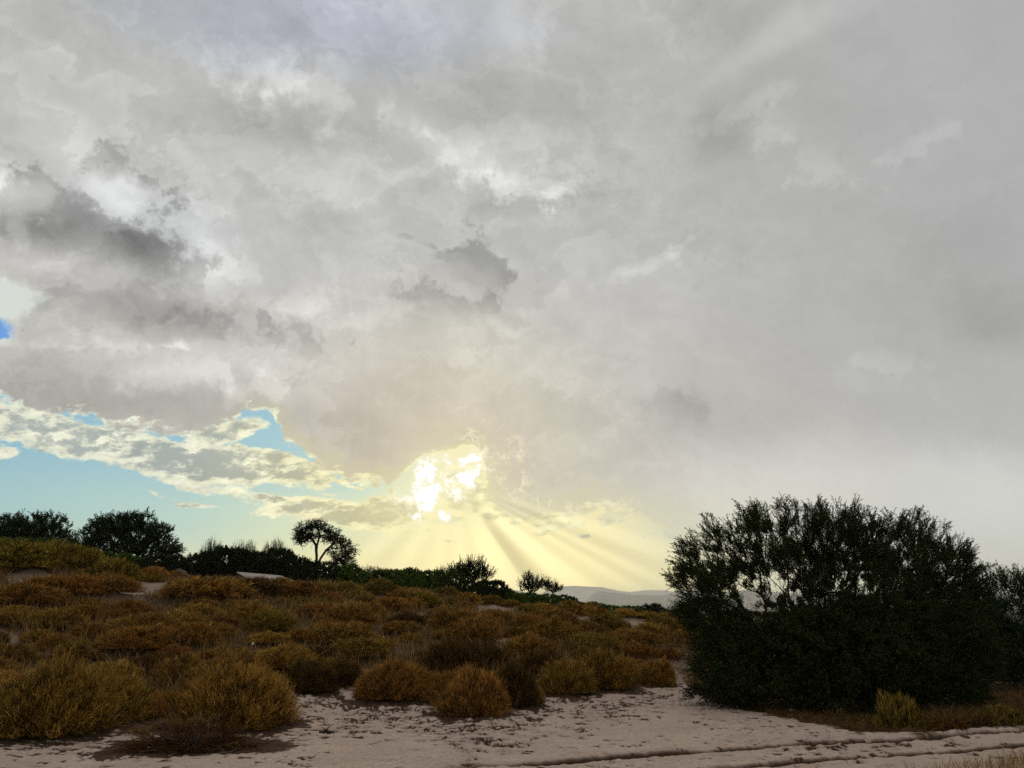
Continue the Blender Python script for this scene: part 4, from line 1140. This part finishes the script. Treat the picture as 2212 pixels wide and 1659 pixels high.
# undergrowth between the shrubs
g = np.random.default_rng(77)
N = 230000
Y = 12.0 + 26 * g.random(N) ** 1.3; X = g.uniform(-34, 24, N)
px1, py1 = project(np.stack([X, Y, base_h(X, Y)], -1))
bb = np.interp(px1, BOUND[:, 0], BOUND[:, 1])
cl = fbm(X * .9, Y * .9, 3)
ok = ((px1 < 1500) | (Y > 19)) & (py1 < bb - 4 - g.random(N) * 8) & (cl + g.random(N) * .22 > .60)
for a, b, c_, d_ in SANDP: ok &= ((px1 - a) / c_) ** 2 + ((py1 - b) / (d_ * 1.3)) ** 2 > 1
X, Y = X[ok], Y[ok]; n = len(X); hh = g.uniform(.10, .40, n) * (.6 + .8 * fbm(X * .5, Y * .5, 2))
stuff_blades('dry_undergrowth', X, Y, hh, g.uniform(.003, .007, n) * (Y / 14), .35, np.clip(.1 + g.random(n) * .85, 0, 1), label='dry brown undergrowth filling the ground between the shrubs', cat='undergrowth')

# fringe of fine litter and grass under the mesquite
N = 26000
x = g.uniform(1440, 2330, N); bb = np.interp(x, BOUND[:, 0], BOUND[:, 1]); y = bb - 2 - np.abs(g.normal(0, 26, N)); y = np.maximum(y, 1440)
v = np.array([ray(a, b) for a, b in zip(x, y)]); k = -EYE / v[:, 2]; X, Y = v[:, 0] * k, v[:, 1] * k
tall = sstep(x, 1980, 2050)
hh = g.uniform(.02, .10, N) + tall * g.uniform(0, .22, N) * (fbm(X * 3, Y * 3, 2) > .45)
stuff_blades('leaf_litter', X, Y, hh, g.uniform(.002, .005, N), .8 - .4 * 0, np.clip(g.random(N) * .55, 0, 1), label='brown leaf litter and short dry grass along the mesquite foot', cat='litter')

# golden grass in the near right corner
N = 26000
X = g.uniform(2.6, 9.5, N); Y = g.uniform(6.2, 10.4, N)
lim = np.interp(X, [2.6, 4.0, 4.8, 5.6, 6.6, 9.5], [8.2, 8.8, 9.15, 9.4, 9.75, 10.5]) + (fbm(X * 2, Y * 2, 3) - .5) * .5
dn = fbm(X * 1.6, Y * 1.6, 3)
ok = (Y < lim) & (dn + g.random(N) * .5 > .5 + np.interp(X, [2.6, 4.5, 6], [.35, .1, 0]))
X, Y = X[ok], Y[ok]; n = len(X)
hh = g.uniform(.07, .27, n) * np.interp(X, [2.6, 5, 7.5], [.35, .7, 1.15])
stuff_blades('golden_grass', X, Y, hh, g.uniform(.0016, .0034, n), .32, np.clip(.35 + g.random(n) * .62, 0, 1), label='golden dry grass in the near right corner beside the track', cat='grass')

# yellow-green clump in front of the mesquite, and other small plants
def clump(name, x, yb, hw, yt, seed, label, cat, color, n=90, per=26, wide=.007, spiky=.6, group=None):
    v_ = ray(x, yb); k_ = -EYE / v_.z; X, Y = v_.x * k_, v_.y * k_
    r_ = hw * Y / FPX; top = at(x, yt, Y).z; z = ground_z(X, Y + r_ * .4)
    V, a, b, t = shrub_mesh(seed, n, per, wide, spiky=spiky)
    e = empty(name, (X, Y + r_ * .4, z - .01)); e.scale = (r_, r_ * .8, max(top - z, .05))
    o = mesh_np('leaves', V, [a, b], M_SHRUB, e, dict(tint=t)); o.color = color
    V, F = stems_mesh(seed + 1, 14); mesh_np('stems', V, F, M_DEAD, e)
    tag(e, label, cat, group); return e
clump('leafy_shrub', 1952, 1578, 52, 1494, 61, 'yellow-green feathery shrub standing against the dark foot of the mesquite', 'shrub', (.66, .72, .40, 1), 300, 26, .009, .6)
clump('weed_plant', 1812, 1552, 26, 1528, 62, 'small yellowish weed at the mesquite foot, left of the feathery shrub', 'weed', (.6, .6, .4, 1), 60, 16, .016)
clump('grass_clump', 2180, 1574, 62, 1524, 63, 'olive grass clump at the right edge above the track', 'grass clump', (.55, .62, .36, 1), 220, 24, .009, .5)
clump('weed_plant', 2060, 1584, 46, 1548, 64, 'reddish low weed between the feathery shrub and the olive grass', 'weed', (.5, .34, .24, 1), 130, 18, .011)
clump('weed_plant', 505, 1618, 26, 1600, 65, 'pale tuft of dead grass at the right end of the dead bush', 'weed', (.8, .66, .5, 1), 50, 16, .016)
clump('weed_plant', 1640, 1532, 16, 1515, 66, 'tiny tan weed at the left end of the litter strip', 'weed', (.6, .5, .34, 1), 30, 14, .02)
clump('weed_plant', 290, 1596, 30, 1575, 67, 'pale upright tuft left of the dead bush', 'weed', (.7, .6, .4, 1), 60, 16, .016)

# ================================================================= roof sheet, rails, sticks, stones, scraps
def box_between(pts4, thick):
    """slab from four top corners"""
    t = np.array(pts4, float); b = t - np.array((0, 0, thick))
    V = np.vstack([t, b]); F = np.array([[0, 1, 2, 3], [7, 6, 5, 4], [0, 4, 5, 1], [1, 5, 6, 2], [2, 6, 7, 3], [3, 7, 4, 0]])
    return V, F
A_, B_, C_, D_ = at(511, 1235, 39.5), at(541, 1252, 36.6), at(640, 1256, 36.2), at(606, 1243, 39.2)
e = empty('low_shelter', (B_.x, B_.y, ground_z(B_.x, B_.y)))
o0 = np.array(e.location)
V, F = box_between([A_, B_, C_, D_], .05); mesh_np('roof_sheet', V - o0, F, M_SHEET, e)
A2, B2 = A_ - Vector((-.06, 0, .07)), B_ - Vector((-.06, 0, .07))
V, F = box_between([A2, B2, B2 + Vector((.1, .02, 0)), A2 + Vector((.1, .02, 0))], .34); mesh_np('end_board', V - o0, F, M_BOARD, e)
for q in (A_, B_, C_, D_):
    s1 = np.array(q) * .97 + np.array((A_ + B_ + C_ + D_) / 4) * .03
    gz_ = ground_z(s1[0], s1[1])
    V, F = tubes([(s1[0], s1[1], gz_ - .1, .05, s1[0], s1[1], s1[2] - .05, .05)], 8); mesh_np('post', V - o0, F, M_BOARD, e)
tag(e, 'low shelter with a pale sloping roof sheet half hidden by shrubs below the hedge', 'shelter')

def poles(name, label, cat, list_, mat, group=None, part=None):
    V, F = tubes(list_, 7)
    o0 = V.min(0); o = mesh_np(name, V - o0, F, mat, loc=tuple(o0)); tag(o, label, cat, group); return o
a, b = at(440, 1247, 37), at(506, 1249.5, 38)
e = empty('rail_fence', (a.x, a.y, ground_z(a.x, a.y))); o0 = np.array(e.location)
V, F = tubes([(*a, .035, *b, .035)], 6); mesh_np('rail', V - o0, F, M_DEAD, e)
for u in (.1, .5, .92):
    c_ = a + (b - a) * u; gz_ = ground_z(c_.x, c_.y)
    V, F = tubes([(c_.x, c_.y + .06, gz_ - .1, .04, c_.x, c_.y + .06, c_.z + .1, .035)], 6); mesh_np('post', V - o0, F, M_DEAD, e)
tag(e, 'thin pale rail fence left of the pale roof sheet', 'fence')
a, b = at(381, 1230, 36), at(412, 1246, 35.5)
poles('fallen_pole', 'longer fallen pale pole sloping down left of the rail fence', 'pole', [(*a, .03, *b, .045)], M_DEAD, 'fallen poles by the fence')
a, b = at(386, 1229, 36.3), at(404, 1237, 36)
poles('fallen_pole', 'shorter fallen pale pole just above the longer one', 'pole', [(*a, .03, *b, .04)], M_DEAD, 'fallen poles by the fence')

def stick(label, pts, r_, mat=None, branch=True, seed=1, name='dead_stick'):
    g = np.random.default_rng(seed); W_ = []
    for x, y in pts:
        v_ = ray(x, y); k_ = -EYE / v_.z; X, Y = v_.x * k_, v_.y * k_; W_.append((X, Y, ground_z(X, Y) + r_ * .8))
    segs = []
    for i in range(len(W_) - 1):
        segs.append((*W_[i], r_ * (1 - .15 * i), *W_[i + 1], r_ * (.85 - .15 * i)))
        if branch:
            c_ = (np.array(W_[i]) + np.array(W_[i + 1])) / 2; d = c_ + np.array((g.uniform(-.15, .15), g.uniform(-.1, .1), g.uniform(.02, .10)))
            segs.append((*c_, r_ * .6, *d, r_ * .3))
    V, F = tubes(segs, 6); o0 = V.min(0)
    o = mesh_np(name, V - o0, F, mat or M_DEAD, loc=tuple(o0)); tag(o, label, 'stick', 'sticks lying on the sand')
stick('pale stick on the sand at the left foot of the dead bush', [(362, 1637), (378, 1632), (394, 1626)], .011, seed=1)
stick('pale stick crossing in front of the dead bush', [(470, 1630), (500, 1624), (515, 1617)], .010, seed=2)
stick('dark branching twig on open sand right of the big tawny shrub', [(604, 1582), (618, 1576), (630, 1579), (645, 1573)], .012, M_BARK, seed=3)
stick('short dark twig below the rust shrub on the marked sand', [(690, 1588), (705, 1585), (722, 1588)], .014, M_BARK, seed=4)
stick('bleached stick against the left foot of the largest rust shrub', [(938, 1500), (946, 1508), (952, 1512)], .014, seed=5)
stick('thin dark stick near the dead bush tip', [(518, 1612), (536, 1609), (552, 1613)], .014, M_BARK, seed=6)

def lump(name, label, cat, x, y, r_, mat, seed, group=None, flat=.6, z0=0):
    bm = bmesh.new(); bmesh.ops.create_icosphere(bm, subdivisions=3, radius=1.0)
    for v_ in bm.verts:
        n_ = .75 + .5 * float(fbm(np.array(v_.co.x * 1.7 + seed), np.array(v_.co.y * 1.7 + v_.co.z), 3))
        v_.co = Vector((v_.co.x * n_ * r_, v_.co.y * n_ * r_ * .8, v_.co.z * n_ * r_ * flat))
    me = bpy.data.meshes.new(name); bm.to_mesh(me); bm.free(); me.materials.append(mat)
    for p_ in me.polygons: p_.use_smooth = True
    v_ = ray(x, y); k_ = -EYE / v_.z; X, Y = v_.x * k_, v_.y * k_
    p_ = ground_hit(x, y)
    if p_ is not None: X, Y = p_[0], p_[1]
    o = bpy.data.objects.new(name, me); COL.objects.link(o); o.location = (X, Y, ground_z(X, Y) + r_ * flat * .5 + z0); o.rotation_euler = (0, 0, seed)
    tag(o, label, cat, group); return o
lump('stone', 'left pale stone in the shade under the mesquite', 'stone', 1672, 1531, .05, M_STONE, 1, 'stones under the mesquite')
lump('stone', 'biggest pale stone in the shade under the mesquite', 'stone', 1712, 1541, .065, M_STONE, 2, 'stones under the mesquite')
lump('stone', 'right flat pale stone in the shade under the mesquite', 'stone', 1745, 1536, .055, M_STONE, 3, 'stones under the mesquite', .4)
lump('stone', 'small pebble-like stone above the biggest one under the mesquite', 'stone', 1722, 1532, .03, M_STONE, 4, 'stones under the mesquite')
lump('stone', 'small pale stone on the sand notch in the front row', 'stone', 1208, 1490, .045, M_STONE, 5)
lump('paper_scrap', 'tiny white scrap on the ground in front of the dead bush', 'scrap', 320, 1622, .022, M_PAPER, 6, 'white scraps')
lump('paper_scrap', 'white scrap under the right side of the big tawny shrub', 'scrap', 487, 1583, .03, M_PAPER, 7, 'white scraps', .3)
lump('paper_scrap', 'white scrap caught among shrubs behind the big tawny shrub', 'scrap', 542, 1434, .035, M_PAPER, 8, 'white scraps', .8, .35)
lump('paper_scrap', 'pale scrap at the left foot of the largest rust shrub', 'scrap', 930, 1508, .05, M_STONE, 9, 'white scraps', .4)

# ================================================================= the air
hm = bpy.data.materials.new('haze_air'); hm.use_nodes = True
nt = hm.node_tree; nt.nodes.clear()
out = nt.nodes.new('ShaderNodeOutputMaterial'); pv = nt.nodes.new('ShaderNodeVolumePrincipled')
pv.inputs['Color'].default_value = (.97, .96, .92, 1); pv.inputs['Density'].default_value = HAZE; pv.inputs["Anisotropy"].default_value = .45
nt.links.new(pv.outputs[0], out.inputs['Volume'])
hv = np.array([(x, y, z) for z in (-25, 340) for x, y in ((-16000, -3000), (16000, -3000), (16000, 17000), (-16000, 17000))], float)
hz_ = mesh_np('haze', hv, np.array([[3, 2, 1, 0], [4, 5, 6, 7], [0, 1, 5, 4], [1, 2, 6, 5], [2, 3, 7, 6], [3, 0, 4, 7]]), hm)
tag(hz_, kind='stuff')
